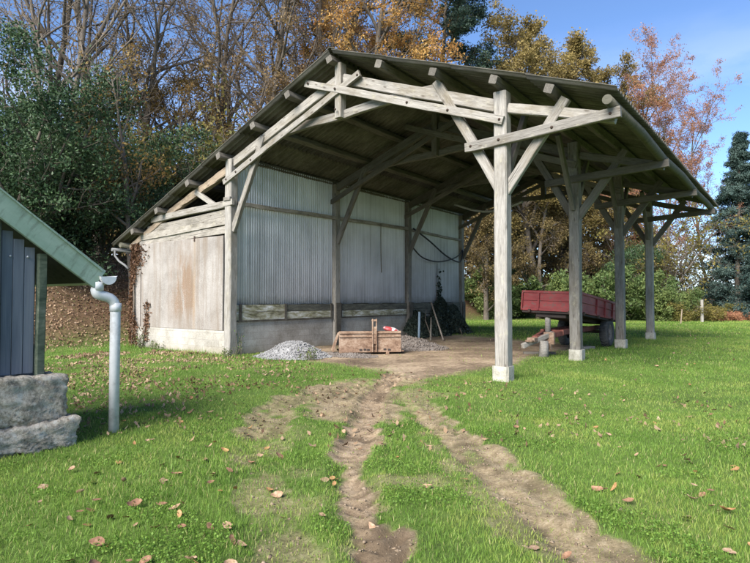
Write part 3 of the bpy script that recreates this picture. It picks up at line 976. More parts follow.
# lean-to outer wall and back
mb = MB()
for k in range(46):
    mb.box((-5.03, 0.15 + 0.30 * k, 1.72), (0.03, 0.285, 3.4))
mb.build("lean_to_wall", M['board'], barn)
mb = MB()
for k in range(17):
    mb.box((-4.9 + 0.29 * k, 13.8, 2.1), (0.275, 0.03, 4.2))
mb.build("rear_wall", M['board'], barn)
# little gutter and outlet on the lean-to eave
mb = MB()
mb.tube([(-5.85, -0.4, 3.30), (-5.85, 15.0, 3.26)], 0.06, 8)
mb.build("gutter", M['dull_zinc'], barn)
mb = MB(); mb.tube([(-5.80, -0.32, 3.27), (-5.80, -0.32, 3.10), (-5.60, -0.28, 2.90), (-5.35, -0.2, 2.75), (-5.2, -0.15, 2.62)], 0.038, 8); mb.build("outlet_pipe", M['dull_zinc'], barn)

# ------------------------------------------------------------------ shed at the left edge
US = 6.3
shed = empty("shed", W(US, -9.4), -A, "slate-blue boarded shed with verdigris green bargeboard and grey downpipe at the left edge", "shed")
# shed space: x = U - US (0 is the gable wall face, minus is into the shed), y = V + 9.4
def SP(U, V, Z): return (U - US, V + 9.4, Z)
RID_V, RID_Z, SLS = -9.62, 3.86, 0.745
# gable wall boards
mb = MB()
y0, y1 = RID_V - 1.95, -7.72
k = 0
v = y0
while v < y1 - 0.01:
    top = RID_Z - 0.32 - SLS * abs(v + 0.055 - RID_V)
    bt = 0.79
    mb.box(SP(US - 0.03, v + 0.055, (top + bt) / 2), (0.03 + 0.008 * (k % 2), 0.104, top - bt))
    v += 0.11; k += 1
mb.build("wall_board", M['blue_board'], shed)
for v in (-7.66, -8.12, RID_V - 1.98):
    top = RID_Z - 0.30 - SLS * abs(v - RID_V)
    beam("corner_post", SP(US - 0.005, v, 0.76), SP(US - 0.005, v, top), 0.085, 0.085, M['green_post'], shed)
mb = MB()
for px in range(13):
    mb.box(SP(US - 0.15 - 0.12 * px, -7.70, 1.4), (0.115, 0.03, 1.3))
mb.build("side_wall", M['blue_board'], shed)
for v in (-7.80, -7.97):
    mb = MB()
    mb.lathe([(0, 0.012), (0.008, 0.011), (0.012, 0.001)], 'X', 8, SP(US - 0.008, v, 2.06))
    mb.build("nail_head", M['galv'], shed)
# bargeboards
def barge(vend, name):
    zt0 = RID_Z; zt1 = RID_Z - SLS * abs(vend - RID_V)
    a = Vector(SP(US + 0.10, RID_V, zt0 - 0.15)); b = Vector(SP(US + 0.10, vend, zt1 - 0.13))
    return beam(name, a, b, 0.05, 0.245, M['green'], shed, jit=0.002)
barge(-7.07, "bargeboard")
barge(RID_V - 2.5, "bargeboard")
# metal roof, both slopes, with a soffit below
for s, vend in ((1, -7.05), (-1, RID_V - 2.55)):
    z1 = RID_Z - SLS * abs(vend - RID_V)
    for nm, dz, th, mt, u0 in (("roof_panel", 0.0, 0.02, 'green', US + 0.15), ("soffit", -0.10, 0.05, 'soffit', US + 0.06)):
        mb = MB()
        u1 = US - 1.9
        vv_ = [(u0, RID_V, RID_Z + dz), (u1, RID_V, RID_Z + dz), (u1, vend, z1 + dz), (u0, vend, z1 + dz)]
        top = [SP(*q) for q in vv_]; bot = [SP(q[0], q[1], q[2] - th) for q in vv_]
        mb.add(top + bot, [(0, 1, 2, 3), (7, 6, 5, 4), (0, 3, 7, 4), (3, 2, 6, 7), (2, 1, 5, 6), (1, 0, 4, 5)])
        mb.build(nm, M[mt], shed)
# stone footing
rngs = np.random.default_rng(5)
def rubble(name, c, d, seed, parent):
    n = 26
    r = np.random.default_rng(seed)
    vs = []; fs = []
    g = np.linspace(-1, 1, n)
    base = 0
    for ax in range(3):
        for sgn in (-1, 1):
            a, b = np.meshgrid(g, g)
            q = np.zeros((n * n, 3)); q[:, ax] = sgn; q[:, (ax + 1) % 3] = a.ravel(); q[:, (ax + 2) % 3] = b.ravel()
            vs.append(q)
            i = np.arange(n * n).reshape(n, n)
            f = np.stack([i[:-1, :-1], i[:-1, 1:], i[1:, 1:], i[1:, :-1]], -1).reshape(-1, 4) + base
            fs.append(f if sgn > 0 else f[:, ::-1]); base += n * n
    v = np.concatenate(vs)
    nrm = np.linalg.norm(v ** 4, axis=1) ** 0.25 if False else (np.abs(v) ** 13).sum(1) ** (1 / 13)
    v = v / nrm[:, None]
    s = np.array(d) / 2
    p = v * s
    k = 0
    for sc, am in ((0.45, 0.035), (0.15, 0.034), (0.045, 0.022)):
        w = fbm(p[:, 0] * 1.0 + p[:, 2] * 0.7 + 9, p[:, 1] + p[:, 2] * 1.3 + 5, sc, seed + k, 2) - 0.5
        p = p + v * (w * am * 2)[:, None]; k += 3
    p = p + np.array(c)
    me = np_mesh(name, p, np.concatenate(fs), M['stone'], True)
    return link(bpy.data.objects.new(name, me), parent)
rubble("footing_stone", SP(US - 0.02, -7.94, 0.53), (0.56, 0.98, 0.50), 3, shed)
rubble("footing_stone", SP(US + 0.0, -7.90, 0.13), (0.66, 1.04, 0.32), 8, shed)
rubble("footing_stone", SP(US + 0.05, -9.0, 0.35), (0.6, 1.3, 0.85), 12, shed)
rubble("footing_stone", SP(US + 0.03, -10.4, 0.36), (0.6, 1.5, 0.85), 15, shed)
rubble("footing_stone", SP(US - 1.05, -7.95, 0.3), (1.4, 0.55, 0.9), 19, shed)
# gutter: half round with stop end, running back along the eave
mb = MB()
gv, gz, gr = -6.98, 1.865, 0.095
ring = [(gv + gr * math.cos(a), gz + gr * math.sin(a)) for a in np.linspace(math.pi, 2 * math.pi, 12)]
inner = [(gv + (gr - 0.008) * math.cos(a), gz + (gr - 0.008) * math.sin(a)) for a in np.linspace(2 * math.pi, math.pi, 12)]
prof = [(gv - gr - 0.012, gz + 0.01)] + ring + [(gv + gr + 0.015, gz + 0.012)] + inner
vs = [SP(US + 0.16, a, b) for a, b in prof] + [SP(US - 1.9, a, b) for a, b in prof]
n = len(prof)
mb.add(vs, [(i, (i + 1) % n, n + (i + 1) % n, n + i) for i in range(n)])
endc = [SP(US + 0.165, a, b) for a, b in ring]; endd = [SP(US + 0.15, a, b) for a, b in ring]
mb.add(endc + endd, [tuple(range(12)), tuple(reversed(range(12, 24)))] + [(i, i + 1, 13 + i, 12 + i) for i in range(11)])
mb.build("gutter", M['pvc'], shed)
def bend(pts, k=5):
    out = [Vector(pts[0])]
    for i in range(1, len(pts) - 1):
        a, b, c = Vector(pts[i - 1]), Vector(pts[i]), Vector(pts[i + 1])
        r = min((a - b).length, (c - b).length) * 0.48
        p0 = b + (a - b).normalized() * r; p1 = b + (c - b).normalized() * r
        for j in range(k + 1):
            t = j / k
            out.append(p0 * (1 - t) ** 2 + b * 2 * t * (1 - t) + p1 * t * t)
    out.append(Vector(pts[-1]))
    return out
mb = MB()
mb.tube(bend([SP(US + 0.07, -7.06, 1.80), SP(US + 0.07, -7.10, 1.66), SP(US + 0.08, -6.85, 1.60), SP(US + 0.08, -6.85, 1.2)]) + [Vector(SP(US + 0.08, -6.85, -0.05))], 0.060, 18)
for z in (1.50,):
    mb.lathe([(z - 0.05, 0.059), (z - 0.05, 0.067), (z + 0.05, 0.067), (z + 0.05, 0.059)], 'Z', 18, SP(US + 0.08, -6.85, 0))
mb.lathe([(1.70, 0.059), (1.70, 0.068), (1.80, 0.072), (1.80, 0.055)], 'Z', 18, SP(US + 0.07, -7.07, 0))
mb.build("downpipe", M['pvc'], shed)

# ------------------------------------------------------------------ trailer under the barn
tr = empty("trailer", W(7.15, 7.6), -A, "old red tipping farm trailer parked between the outer barn posts", "trailer")
def TP(U, V, Z): return (U - 7.15, V - 7.6, Z)
TU0, TU1, TV0, TV1 = 6.30, 8.00, 5.95, 10.15
tilt = math.atan2(1.25 - 0.90, TV1 - TV0)
bed = empty("bed", (0, 0, 0)); bed.parent = tr
bed.location = TP(7.15, TV0, 1.24); bed.rotation_euler = (-tilt, R(2.0), 0)
bl, bw, bh = (TV1 - TV0) / math.cos(tilt), TU1 - TU0, 0.60
mb = MB(); mb.box((0, bl / 2, -0.03), (bw, bl, 0.07)); mb.box((0, bl / 2, -0.12), (0.9, bl * 0.95, 0.12)); mb.build("floor", M['underbed'], bed)
def board_panel(name, c, L, axis, stakes, out):
    m = MB()
    d = (L, 0.035, bh) if axis == 'x' else (0.035, L, bh)
    m.box((c[0], c[1], bh / 2), d)
    fo = 0.028 * out
    for z, hh in ((0.035, 0.07), (bh - 0.035, 0.07), (bh * 0.52, 0.022)):
        if axis == 'x': m.box((c[0], c[1] + fo, z), (L, 0.03, hh))
        else: m.box((c[0] + fo, c[1], z), (0.03, L, hh))
    for s in stakes:
        if axis == 'x': m.box((c[0] + s * L, c[1] + fo * 1.5, bh * 0.46), (0.05, 0.05, bh * 0.86))
        else: m.box((c[0] + fo * 1.5, c[1] + s * L, bh * 0.46), (0.05, 0.05, bh * 0.86))
    return m.build(name, M['red'], bed)
board_panel("front_board", (0, 0, 0), bw, 'x', (-0.2, 0.5, -0.5), -1)
board_panel("tail_board", (0, bl, 0), bw, 'x', (-0.2, 0.25), 1)
board_panel("side_board", (-bw / 2, bl / 2, 0), bl, 'y', (-0.3, 0.1, 0.4), -1)
board_panel("side_board", (bw / 2, bl / 2, 0), bl, 'y', (-0.498, -0.12, 0.10, 0.32, 0.498), 1)
for (x, y) in ((bw / 2 + 0.06, bl * 0.06), (bw / 2 + 0.06, bl * 0.42), (bw / 2 + 0.06, bl * 0.8), (-bw * 0.35, -0.07), (bw * 0.35, -0.07)):
    mb = MB(); mb.box((x, y, -0.01), (0.07, 0.07, 0.09)); mb.build("hinge", M['iron'], bed)
# chassis, drawbar
mb = MB()
for u in (6.85, 7.45): mb.box(TP(u, 8.0, 0.62), (0.10, 3.8, 0.15))
for v in (6.3, 7.6, 9.2): mb.box(TP(7.15, v, 0.62), (0.62, 0.10, 0.12))
mb.build("chassis", M['red_rust'], tr)
beam("drawbar", TP(6.85, 6.2, 0.60), TP(7.12, 4.75, 0.50), 0.10, 0.14, M['red_rust'], tr)
beam("drawbar", TP(7.45, 6.2, 0.60), TP(7.18, 4.75, 0.50), 0.10, 0.14, M['red_rust'], tr)
mb = MB()
mb.box(TP(7.15, 4.62, 0.48), (0.22, 0.36, 0.12))
mb.tube([TP(7.15 + 0.09 * math.cos(a), 4.36 + 0.09 * math.sin(a), 0.46) for a in np.linspace(0, 6.28, 14)], 0.03, 8)
mb.build("hitch", M['rust'], tr)
beam("hitch_arm", TP(7.0, 4.25, 0.33), TP(7.45, 5.3, 0.62), 0.12, 0.13, M['oak'], tr)
mb = MB(); mb.box(TP(7.42, 5.15, 0.50), (0.30, 0.12, 0.34)); mb.box(TP(7.42, 5.12, 0.30), (0.14, 0.1, 0.2)); mb.build("jack_bracket", M['rust'], tr)
mb = MB(); mb.tube([TP(7.02, 6.15, 0.60), TP(7.02, 6.15, 1.20)], 0.085, 12); mb.build("tipping_ram", M['oak'], tr)
mb = MB(); mb.tube([TP(6.35, 9.45, 0.49), TP(7.95, 9.45, 0.49)], 0.05, 10); mb.build("axle", M['iron'], tr)
for u, s in ((7.84, 1), (6.44, -1)):
    wh = empty("wheel", (0, 0, 0)); wh.parent = tr; wh.location = TP(u, 9.45, 0.49); wh.scale = (1.05, 1.1, 1.1)
    mb = MB()
    w = 0.13
    mb.lathe([(-w * .8, 0.24), (-w, 0.30), (-w, 0.38), (-w * .8, 0.435), (-w * .3, 0.452), (w * .3, 0.452), (w * .8, 0.435), (w, 0.38), (w, 0.30), (w * .8, 0.24)], 'X', 32)
    for k in range(26):
        a = 2 * math.pi * k / 26
        for sg in (-1, 1):
            Mr = Matrix.Rotation(a, 3, 'X') @ Matrix.Rotation(R(28) * sg, 3, 'Z')
            mb.box(Matrix.Rotation(a, 3, 'X') @ Vector((0.05 * sg, 0, 0.452)), (0.11, 0.028, 0.022), Matrix.Rotation(a, 3, 'X') @ Matrix.Rotation(R(28) * sg, 3, 'Z'))
    mb.build("tyre", M['rubber'], wh)
    mb = MB()
    mb.lathe([(s * 0.09, 0.245), (s * 0.10, 0.235), (s * 0.05, 0.21), (s * 0.03, 0.10), (s * 0.09, 0.09), (s * 0.11, 0.06), (s * 0.11, 0.001)], 'X', 24)
    for k in range(5):
        a = 2 * math.pi * k / 5
        mb.box((s * 0.05, 0.13 * math.cos(a), 0.13 * math.sin(a)), (0.04, 0.03, 0.03))
    mb.build("rim", M['rim'], wh)

stump = MB()
stump.tube([(0, 0, -0.03), (0.01, 0, 0.2), (0.02, 0.01, 0.44)], [0.14, 0.125, 0.115], 14)
o = stump.build("prop_log", M['oak_post'], None, W(7.36, 4.85)); tag(o, "pale upright log propping the hitch of the red trailer", "log")
mb = MB(); mb.box((0, 0, 0.04), (0.9, 0.28, 0.09))
o = mb.build("chock_board", M['board'], None, W(7.5, 7.9), (0, 0, -A + 1.2)); tag(o, "grey board lying in the grass in front of the trailer wheel", "board")
mb = MB(); mb.box((0, 0, 0.03), (0.9, 0.22, 0.06))
o = mb.build("loose_plank", M['oak_in'], None, W(6.95, 5.6), (0, 0, -A + 0.5)); tag(o, "dark plank lying under the front of the red trailer", "plank")

# ------------------------------------------------------------------ rusty transport box, heaps, sack
bk = empty("transport_box", W(3.11, 2.52), -A + R(45.6), "rusty tan tractor transport box standing on the barn floor", "transport box")
mb = MB()
hw = 0.90
mb.prism([(-hw, 0.08), (hw, 0.08), (hw, 0.66), (-hw, 0.66)], -0.02, 0.02)
for z, h in ((0.64, 0.07), (0.52, 0.025), (0.10, 0.07)):
    mb.box((0, -0.035, z), (2 * hw, 0.05, h))
mb.build("front_plate", M['rust'], bk)
for s in (-1, 1):
    mb = MB()
    x0 = s * hw
    ext = 0.17 if s < 0 else 0.03
    p = [(x0, 0.0, 0.66), (x0 + s * ext, 0.02, 0.08), (x0 + s * ext, 0.85, 0.08), (x0, 0.55, 0.60)]
    q = [(a - s * 0.02, b, c) for a, b, c in p]
    mb.add(p + q, [(0, 1, 2, 3), (7, 6, 5, 4), (0, 4, 5, 1), (1, 5, 6, 2), (2, 6, 7, 3), (3, 7, 4, 0)])
    mb.build("side_plate", M['rust'], bk)
mb = MB(); mb.box((0.05, 0.42, 0.09), (2 * hw + 0.1, 0.86, 0.03)); mb.box((0, 0.42, 0.03), (1.5, 0.1, 0.07)); mb.box((-0.85, 0.2, 0.04), (0.08, 0.5, 0.08)); mb.box((0.5, 0.1, 0.035), (0.09, 0.4, 0.08)); mb.build("floor_plate", M['rust'], bk)
mb = MB()
for x in (0.06, 0.17):
    mb.box((x, -0.07, 0.55), (0.025, 0.09, 0.95))
mb.box((0.115, -0.07, 0.98), (0.16, 0.05, 0.05)); mb.box((0.115, -0.055, 0.55), (0.08, 0.05, 0.5))
mb.build("hitch_bracket", M['rust'], bk)
mb = MB()
for x, z in ((-0.28, 0.14), (-0.16, 0.15), (-0.06, 0.14), (0.42, 0.15), (0.55, 0.14)):
    mb.box((x, -0.062, z), (0.08, 0.02, 0.05))
mb.build("mud_clod", M['underbed'], bk)

def heap(name, U, V, ru, rv, h, mat, seed, label, cat, n=4200, stone=0.028):
    r = np.random.default_rng(seed)
    m = 60
    g = np.linspace(-1.25, 1.25, m)
    X, Y = np.meshgrid(g, g)
    rr = np.hypot(X, Y) + (fbm(X * 2 + 7, Y * 2 + 3, 0.9, seed) - 0.5) * 0.30
    Z = h * np.clip(1 - rr, -0.1, 1) ** 1.0
    Z = np.where(rr > 1, -0.05, h * (1 - np.clip(rr, 0, 1)) * (1 - 0.25 * np.exp(-(rr / 0.25) ** 2))) + (fbm(X * 5, Y * 5, 0.4, seed + 5) - 0.5) * 0.04
    i = np.arange(m * m).reshape(m, m)
    f = np.stack([i[:-1, :-1], i[:-1, 1:], i[1:, 1:], i[1:, :-1]], -1).reshape(-1, 4)
    vs = np.stack([(X * ru).ravel(), (Y * rv).ravel(), Z.ravel()], 1)
    # loose stones, octahedra
    k = r.integers(0, m * m, n)
    rk = rr.ravel()[k]
    k = k[rk < 1.12]
    c = vs[k] + np.stack([r.normal(0, 0.02, len(k)), r.normal(0, 0.02, len(k)), np.full(len(k), 0.006)], 1)
    c[:, 2] = np.maximum(c[:, 2], 0.01)
    sz = stone * r.uniform(0.4, 1.3, len(k))
    octv = np.array([[1, 0, 0], [-1, 0, 0], [0, 1, 0], [0, -1, 0], [0, 0, 1], [0, 0, -1]], float)
    octf = np.array([[0, 2, 4], [2, 1, 4], [1, 3, 4], [3, 0, 4], [2, 0, 5], [1, 2, 5], [3, 1, 5], [0, 3, 5]])
    ov = c[:, None, :] + octv[None] * sz[:, None, None] * r.uniform(0.6, 1.3, (len(k), 6, 1))
    of = octf[None] + (np.arange(len(k)) * 6)[:, None, None] + len(vs)
    me = np_mesh(name, np.concatenate([vs, ov.reshape(-1, 3)]), [f, of.reshape(-1, 3)], mat, False)
    o = link(bpy.data.objects.new(name, me)); o.location = W(U, V); o.rotation_euler = (0, 0, -A)
    return tag(o, label, cat)
heap("gravel_heap", 1.72, 0.85, 1.0, 0.92, 0.56, M['gravel'], 3, "heap of pale grey gravel at the wall foot beside the barn's front left post", "gravel heap")
heap("spoil_heap", 2.35, 5.0, 1.55, 1.35, 0.48, M['soil'], 9, "low heap of brownish rubble spilling out behind the rusty transport box", "rubble heap", 2500, 0.04)
heap("debris_heap", 2.75, 1.85, 1.0, 0.5, 0.06, M['soil'], 14, "thin spread of brown debris on the ground in front of the rusty transport box", "debris", 1800, 0.03)

r = np.random.default_rng(4)
n = 20
th, ph = np.meshgrid(np.linspace(0, 2 * math.pi, n), np.linspace(0, math.pi, n // 2))
sx = np.stack([(0.27 * np.sin(ph) * np.cos(th)).ravel(), (0.13 * np.sin(ph) * np.sin(th)).ravel(), (0.085 * np.cos(ph)).ravel()], 1)
sx = sx * (1 + 0.55 * (fbm(sx[:, 0] * 3 + 3, sx[:, 1] * 4 + sx[:, 2] * 5 + 8, 0.35, 6, 3) - 0.5))[:, None]
i = np.arange(th.size).reshape(th.shape)
f = np.stack([i[:-1, :-1], i[:-1, 1:], i[1:, 1:], i[1:, :-1]], -1).reshape(-1, 4)
o = link(bpy.data.objects.new("plastic_sack", np_mesh("plastic_sack", sx, f, M['sack'], True)))
o.scale = (0.85, 0.85, 0.9); o.location = W(3.36, 3.20, 0.69); o.rotation_euler = (0.1, 0.25, -A + R(40))
tag(o, "crumpled red and white plastic sack lying at the right end of the rusty transport box", "sack")

# things on the metal wall
def wire(name, pts, rad, mat, label, cat):
    m = MB()
    P = [Vector(W(*p)) for p in pts]
    out = []
    for i in range(len(P) - 1):
        p0, p1, p2, p3 = P[max(i - 1, 0)], P[i], P[i + 1], P[min(i + 2, len(P) - 1)]
        for j in range(6):
            t = j / 6
            out.append(0.5 * ((2 * p1) + (p2 - p0) * t + (2 * p0 - 5 * p1 + 4 * p2 - p3) * t * t + (3 * p1 - p0 - 3 * p2 + p3) * t ** 3))
    out.append(P[-1])
    m.tube(out, rad, 6)
    return tag(m.build(name, mat), label, cat)
wire("hose", [(0.20, 9.3, 4.55), (0.30, 10.4, 4.12), (0.34, 11.8, 3.55), (0.28, 13.2, 3.35), (0.16, 13.7, 3.9)], 0.035, M['hose'], "dark hose sagging from the wall rail across the last metal bay", "hose")
wire("cable", [(0.20, 9.25, 3.75), (0.30, 9.9, 3.35), (0.34, 11.2, 3.25), (0.30, 12.8, 3.55), (0.16, 13.68, 3.95)], 0.03, M['hose'], "black cable looping low from post to post across the last metal bay", "cable")
wire("rope", [(0.17, 7.05, 4.50), (0.16, 7.06, 3.6), (0.16, 7.10, 2.62)], 0.02, M['rope'], "thin rope hanging straight down the middle metal bay", "rope")
wire("pipe", [(1.1, 11.2, 5.72), (2.2, 11.3, 5.34), (3.2, 11.3, 5.30), (4.2, 11.2, 5.52)], 0.05, M['pale_hose'], "pale pipe bowed under the dark roof near the back of the barn", "pipe")

# ------------------------------------------------------------------ plants and trees
def quad_leaves(c, size, rng, ratio=0.55, flat=0.0):
    """rhombic leaves at centres c"""
    n = len(c)
    d = rng.normal(size=(n, 3)); d /= np.linalg.norm(d, axis=1)[:, None]
    nrm = rng.normal(size=(n, 3)); nrm[:, 2] += flat
    e = np.cross(d, nrm); e /= np.linalg.norm(e, axis=1)[:, None] + 1e-9
    s = (size * rng.uniform(0.6, 1.3, n))[:, None]
    fold = np.cross(d, e) * s * 0.15
    v = np.stack([c - d * s * 0.5, c + e * s * ratio * 0.5 + fold, c + d * s * 0.5, c - e * s * ratio * 0.5 + fold], 1).reshape(-1, 3)
    f = np.arange(4 * n).reshape(n, 4)
    return v, f


class Skel:
    def __init__(self, rng): self.rng = rng; self.br = []


def grow(S, p, d, L, r, lv, P):
    rng = S.rng
    n = P['seg'][lv]
    pts = [p.copy()]; rad = [r]
    d = d / np.linalg.norm(d)
    for i in range(n):
        d = d + rng.normal(0, P['wob'][lv], 3) + np.array([0, 0, P['trop'][lv]])
        d /= np.linalg.norm(d)
        p = p + d * L / n
        pts.append(p.copy()); rad.append(r * (1 - (1 - P['tip'][lv]) * (i + 1) / n))
    pts = np.array(pts)
    S.br.append((pts, np.array(rad), lv))
    if lv + 1 >= P['levels']: return
    nc = P['n'][lv]
    nc = int(rng.integers(max(1, int(nc * 0.8)), int(nc * 1.2) + 2))
    az0 = rng.uniform(0, 6.28)
    for k in range(nc):
        t = P['t0'][lv] + (1 - P['t0'][lv]) * ((k + rng.uniform(0, 1)) / nc)
        f = t * n; i = min(int(f), n - 1); ff = f - i
        q = pts[i] * (1 - ff) + pts[i + 1] * ff
        dd = pts[i + 1] - pts[i]; dd /= np.linalg.norm(dd)
        a = np.cross(dd, [0.3, 0.2, 1.0] if abs(dd[2]) < 0.9 else [1.0, 0.1, 0]); a /= np.linalg.norm(a)
        b = np.cross(dd, a)
        az = az0 + k * 2.4 + rng.normal(0, 0.4)
        an = P['ang'][lv] * rng.uniform(0.75, 1.25) * (1 - P.get('angt', 0) * t if lv == 0 else 1)
        cd = dd * math.cos(an) + (a * math.cos(az) + b * math.sin(az)) * math.sin(an)
        cl = L * P['lr'][lv] * rng.uniform(0.7, 1.2)
        if lv == 0: cl *= P['shape'](t)
        else: cl *= (1 - 0.45 * t)
        cr = min((rad[i] * (1 - ff) + rad[i + 1] * ff) * 0.75, P['cr'][lv] * (cl / (L * P['lr'][lv] + 1e-6)) ** 0.5 * r)
        grow(S, q, cd, cl, max(cr, P['rmin']), lv + 1, P)


def tubes(brs, sides):
    V = []; F = []; b = 0
    for pts, rad, lv in brs:
        n = sides[lv]
        t = np.gradient(pts, axis=0); t /= np.linalg.norm(t, axis=1)[:, None] + 1e-9
        ref = np.array([0.31, 0.17, 0.93]) if abs(t[0, 2]) < 0.8 else np.array([0.95, 0.2, 0.1])
        a = np.cross(t, ref); a /= np.linalg.norm(a, axis=1)[:, None] + 1e-9
        c = np.cross(t, a)
        an = np.arange(n) * 2 * math.pi / n
        ring = pts[:, None, :] + (a[:, None, :] * np.cos(an)[None, :, None] + c[:, None, :] * np.sin(an)[None, :, None]) * rad[:, None, None]
        m = len(pts)
        V.append(ring.reshape(-1, 3))
        i = np.arange(m - 1)[:, None] * n; k = np.arange(n)[None, :]; k2 = (k + 1) % n
        F.append(np.stack([i + k, i + k2, i + n + k2, i + n + k], -1).reshape(-1, 4) + b)
        b += m * n
    return np.concatenate(V), np.concatenate(F)


def make_tree_meshes(seed, P, leafmat, barkmat, twigmat):
    rng = np.random.default_rng(seed)
    S = Skel(rng)
    for k in range(P.get('stems', 1)):
        az = rng.uniform(0, 6.28)
        sp = P.get('lean', 0.04) if P.get('stems', 1) == 1 else P.get('lean', 0.25)
        off = np.array([math.cos(az), math.sin(az), 0]) * (0 if P.get('stems', 1) == 1 else P.get('spread', 0.3) * rng.uniform(0.3, 1))
        grow(S, off + np.array([0, 0, -0.25]), np.array([math.cos(az) * sp, math.sin(az) * sp, 1.0]), P['H'] * (1 if k == 0 else rng.uniform(0.7, 1.0)), P['r'] * (1 if k == 0 else rng.uniform(.6, 1)), 0, P)
    tl = P.get('trunk_levels', 2)
    big = [b for b in S.br if b[2] < tl]; fine = [b for b in S.br if b[2] >= tl]
    # root flare
    big[0][1][0] *= 1.25
    v, f = tubes(big, [10, 7, 5, 4, 3])
    trunk = np_mesh("trunk", v, f, barkmat, True)
    parts = []
    v, f = tubes(fine, [6, 5, 3, 3, 3]) if fine else (np.zeros((0, 3)), np.zeros((0, 4), int))
    lc = []
    for pts, rad, lv in S.br:
        if lv < P['leaf_lv']: continue
        m = rng.poisson(P['leaves'] * (1.0 if lv == P['levels'] - 1 else 0.5))
        if m == 0: continue
        t = rng.uniform(0.1, 1.0, m) * (len(pts) - 1)
        i = np.minimum(t.astype(int), len(pts) - 2); ff = (t - i)[:, None]
        lc.append(pts[i] * (1 - ff) + pts[i + 1] * ff + rng.normal(0, P['scat'], (m, 3)) * np.array([1, 1, P.get('flatz', 0.8)]))
    crown = bpy.data.meshes.new("crown")
    if lc:
        lc = np.concatenate(lc)
        lc = lc[lc[:, 2] > 0.05]
        # thin out into clumps so that gaps remain
        cl = fbm(lc[:, 0] + lc[:, 2] * 0.5 + 50, lc[:, 1] + lc[:, 2] * 0.6 + 50, P.get('clump', 1.2), seed, 2)
        lc = lc[cl > np.quantile(cl, P.get('thin', 0.2))]
        lv_, lf = quad_leaves(lc, P['ls'], rng, P.get('ratio', 0.6), P.get('flat', 0.4))
    else:
        lv_, lf = np.zeros((0, 3)), np.zeros((0, 4), int)
    nb = len(v)
    me = np_mesh("crown", np.concatenate([v, lv_]), [f, lf + nb] if len(lf) else [f], None, False)
    me.materials.append(twigmat); me.materials.append(leafmat)
    mi = np.concatenate([np.zeros(len(f), np.int32), np.ones(len(lf), np.int32)])
    me.polygons.foreach_set("material_index", mi)
    return trunk, me


def place_tree(name, meshes, px, Y, label, cat='tree', s=1.0, rz=0.0, group=None, sz=None, X=None):
    X = (px - 375) / 563.0 * Y if X is None else X
    z = float(ground_z(np.array([X]), np.array([Y]))[0])
    t = empty(name, (X, Y, z), rz, label, cat, group)
    t.scale = (s, s, sz or s)
    tr_ = link(bpy.data.objects.new("trunk", meshes[0]), t)
    cr_ = link(bpy.data.objects.new("crown", meshes[1]), t)
    return t


rnd = lambda t: math.sqrt(max(0.02, 1 - ((t - 0.55) / 0.55) ** 2)) * 1.0          # round crown
cone = lambda t: max(0.06, 1.0 - t) * 1.0
vase = lambda t: 0.6 + 0.5 * (1 - t)

base = dict(levels=5, seg=[9, 7, 5, 4, 3], wob=[0.06, 0.12, 0.16, 0.2, 0.22], trop=[0.05, 0.06, 0.05, 0.03, 0.02], tip=[0.25, 0.2, 0.25, 0.3, 0.4],
            n=[12, 6, 4, 4], t0=[0.28, 0.25, 0.2, 0.15], ang=[0.85, 0.8, 0.8, 0.8], lr=[0.38, 0.5, 0.55, 0.55], cr=[0.5, 0.5, 0.55, 0.6], rmin=0.008,
            shape=rnd, leaf_lv=3, leaves=8, scat=0.22, ls=0.17, thin=0.2)
T = {}
def mk(key, seed, leaf, bark='bark', twig='twig', **kw):
    P = dict(base); P.update(kw)
    T[key] = make_tree_meshes(seed, P, M[leaf], M[bark], M[twig])
mk('bare1', 1, 'lf_russet', H=20, r=0.27, lean=0.05, n=[12, 7, 5, 4], lr=[0.42, 0.5, 0.5, 0.5], t0=[0.22, 0.2, 0.15, 0.1], leaves=0.4, ls=0.15, rmin=0.012, thin=0.3, wob=[0.09, 0.16, 0.2, 0.22, 0.22], angt=0.4)
mk('bare2', 2, 'lf_russet', H=19, r=0.22, stems=2, lean=0.16, spread=0.3, n=[9, 6, 5, 4], lr=[0.40, 0.5, 0.5, 0.5], t0=[0.25, 0.2, 0.15, 0.1], leaves=0.4, ls=0.15, rmin=0.012, thin=0.3, wob=[0.08, 0.15, 0.2, 0.22, 0.22], angt=0.4)
mk('bare3', 3, 'lf_yellow', H=21, r=0.24, lean=0.08, n=[13, 7, 5, 4], lr=[0.36, 0.5, 0.5, 0.5], t0=[0.22, 0.2, 0.15, 0.1], leaves=2.6, ls=0.15, rmin=0.013, thin=0.4, wob=[0.08, 0.15, 0.2, 0.22, 0.22], angt=0.4)
mk('sapling', 4, 'lf_yellow', levels=4, H=9.5, r=0.13, n=[12, 5, 4], lr=[0.26, 0.5, 0.5], t0=[0.32, 0.25, 0.2], leaves=7, leaf_lv=2, scat=0.28, ls=0.14, rmin=0.007, thin=0.35)
mk('russet', 5, 'lf_russet', H=21, r=0.28, lr=[0.30, 0.5, 0.5, 0.5], n=[16, 7, 5, 4], t0=[0.15, 0.2, 0.2, 0.1], leaves=5.0, ls=0.14, scat=0.16, thin=0.25, rmin=0.010)
mk('ygold', 6, 'lf_yellow', H=13, r=0.18, levels=5, n=[12, 6, 4, 3], t0=[0.15, 0.2, 0.2, 0.1], leaves=10, ls=0.145, scat=0.18, thin=0.3)
mk('orange', 7, 'lf_orange', H=23, r=0.3, lr=[0.25, 0.5, 0.5, 0.5], n=[18, 7, 5, 4], t0=[0.22, 0.2, 0.2, 0.1], leaves=9, ls=0.155, scat=0.19, thin=0.2)
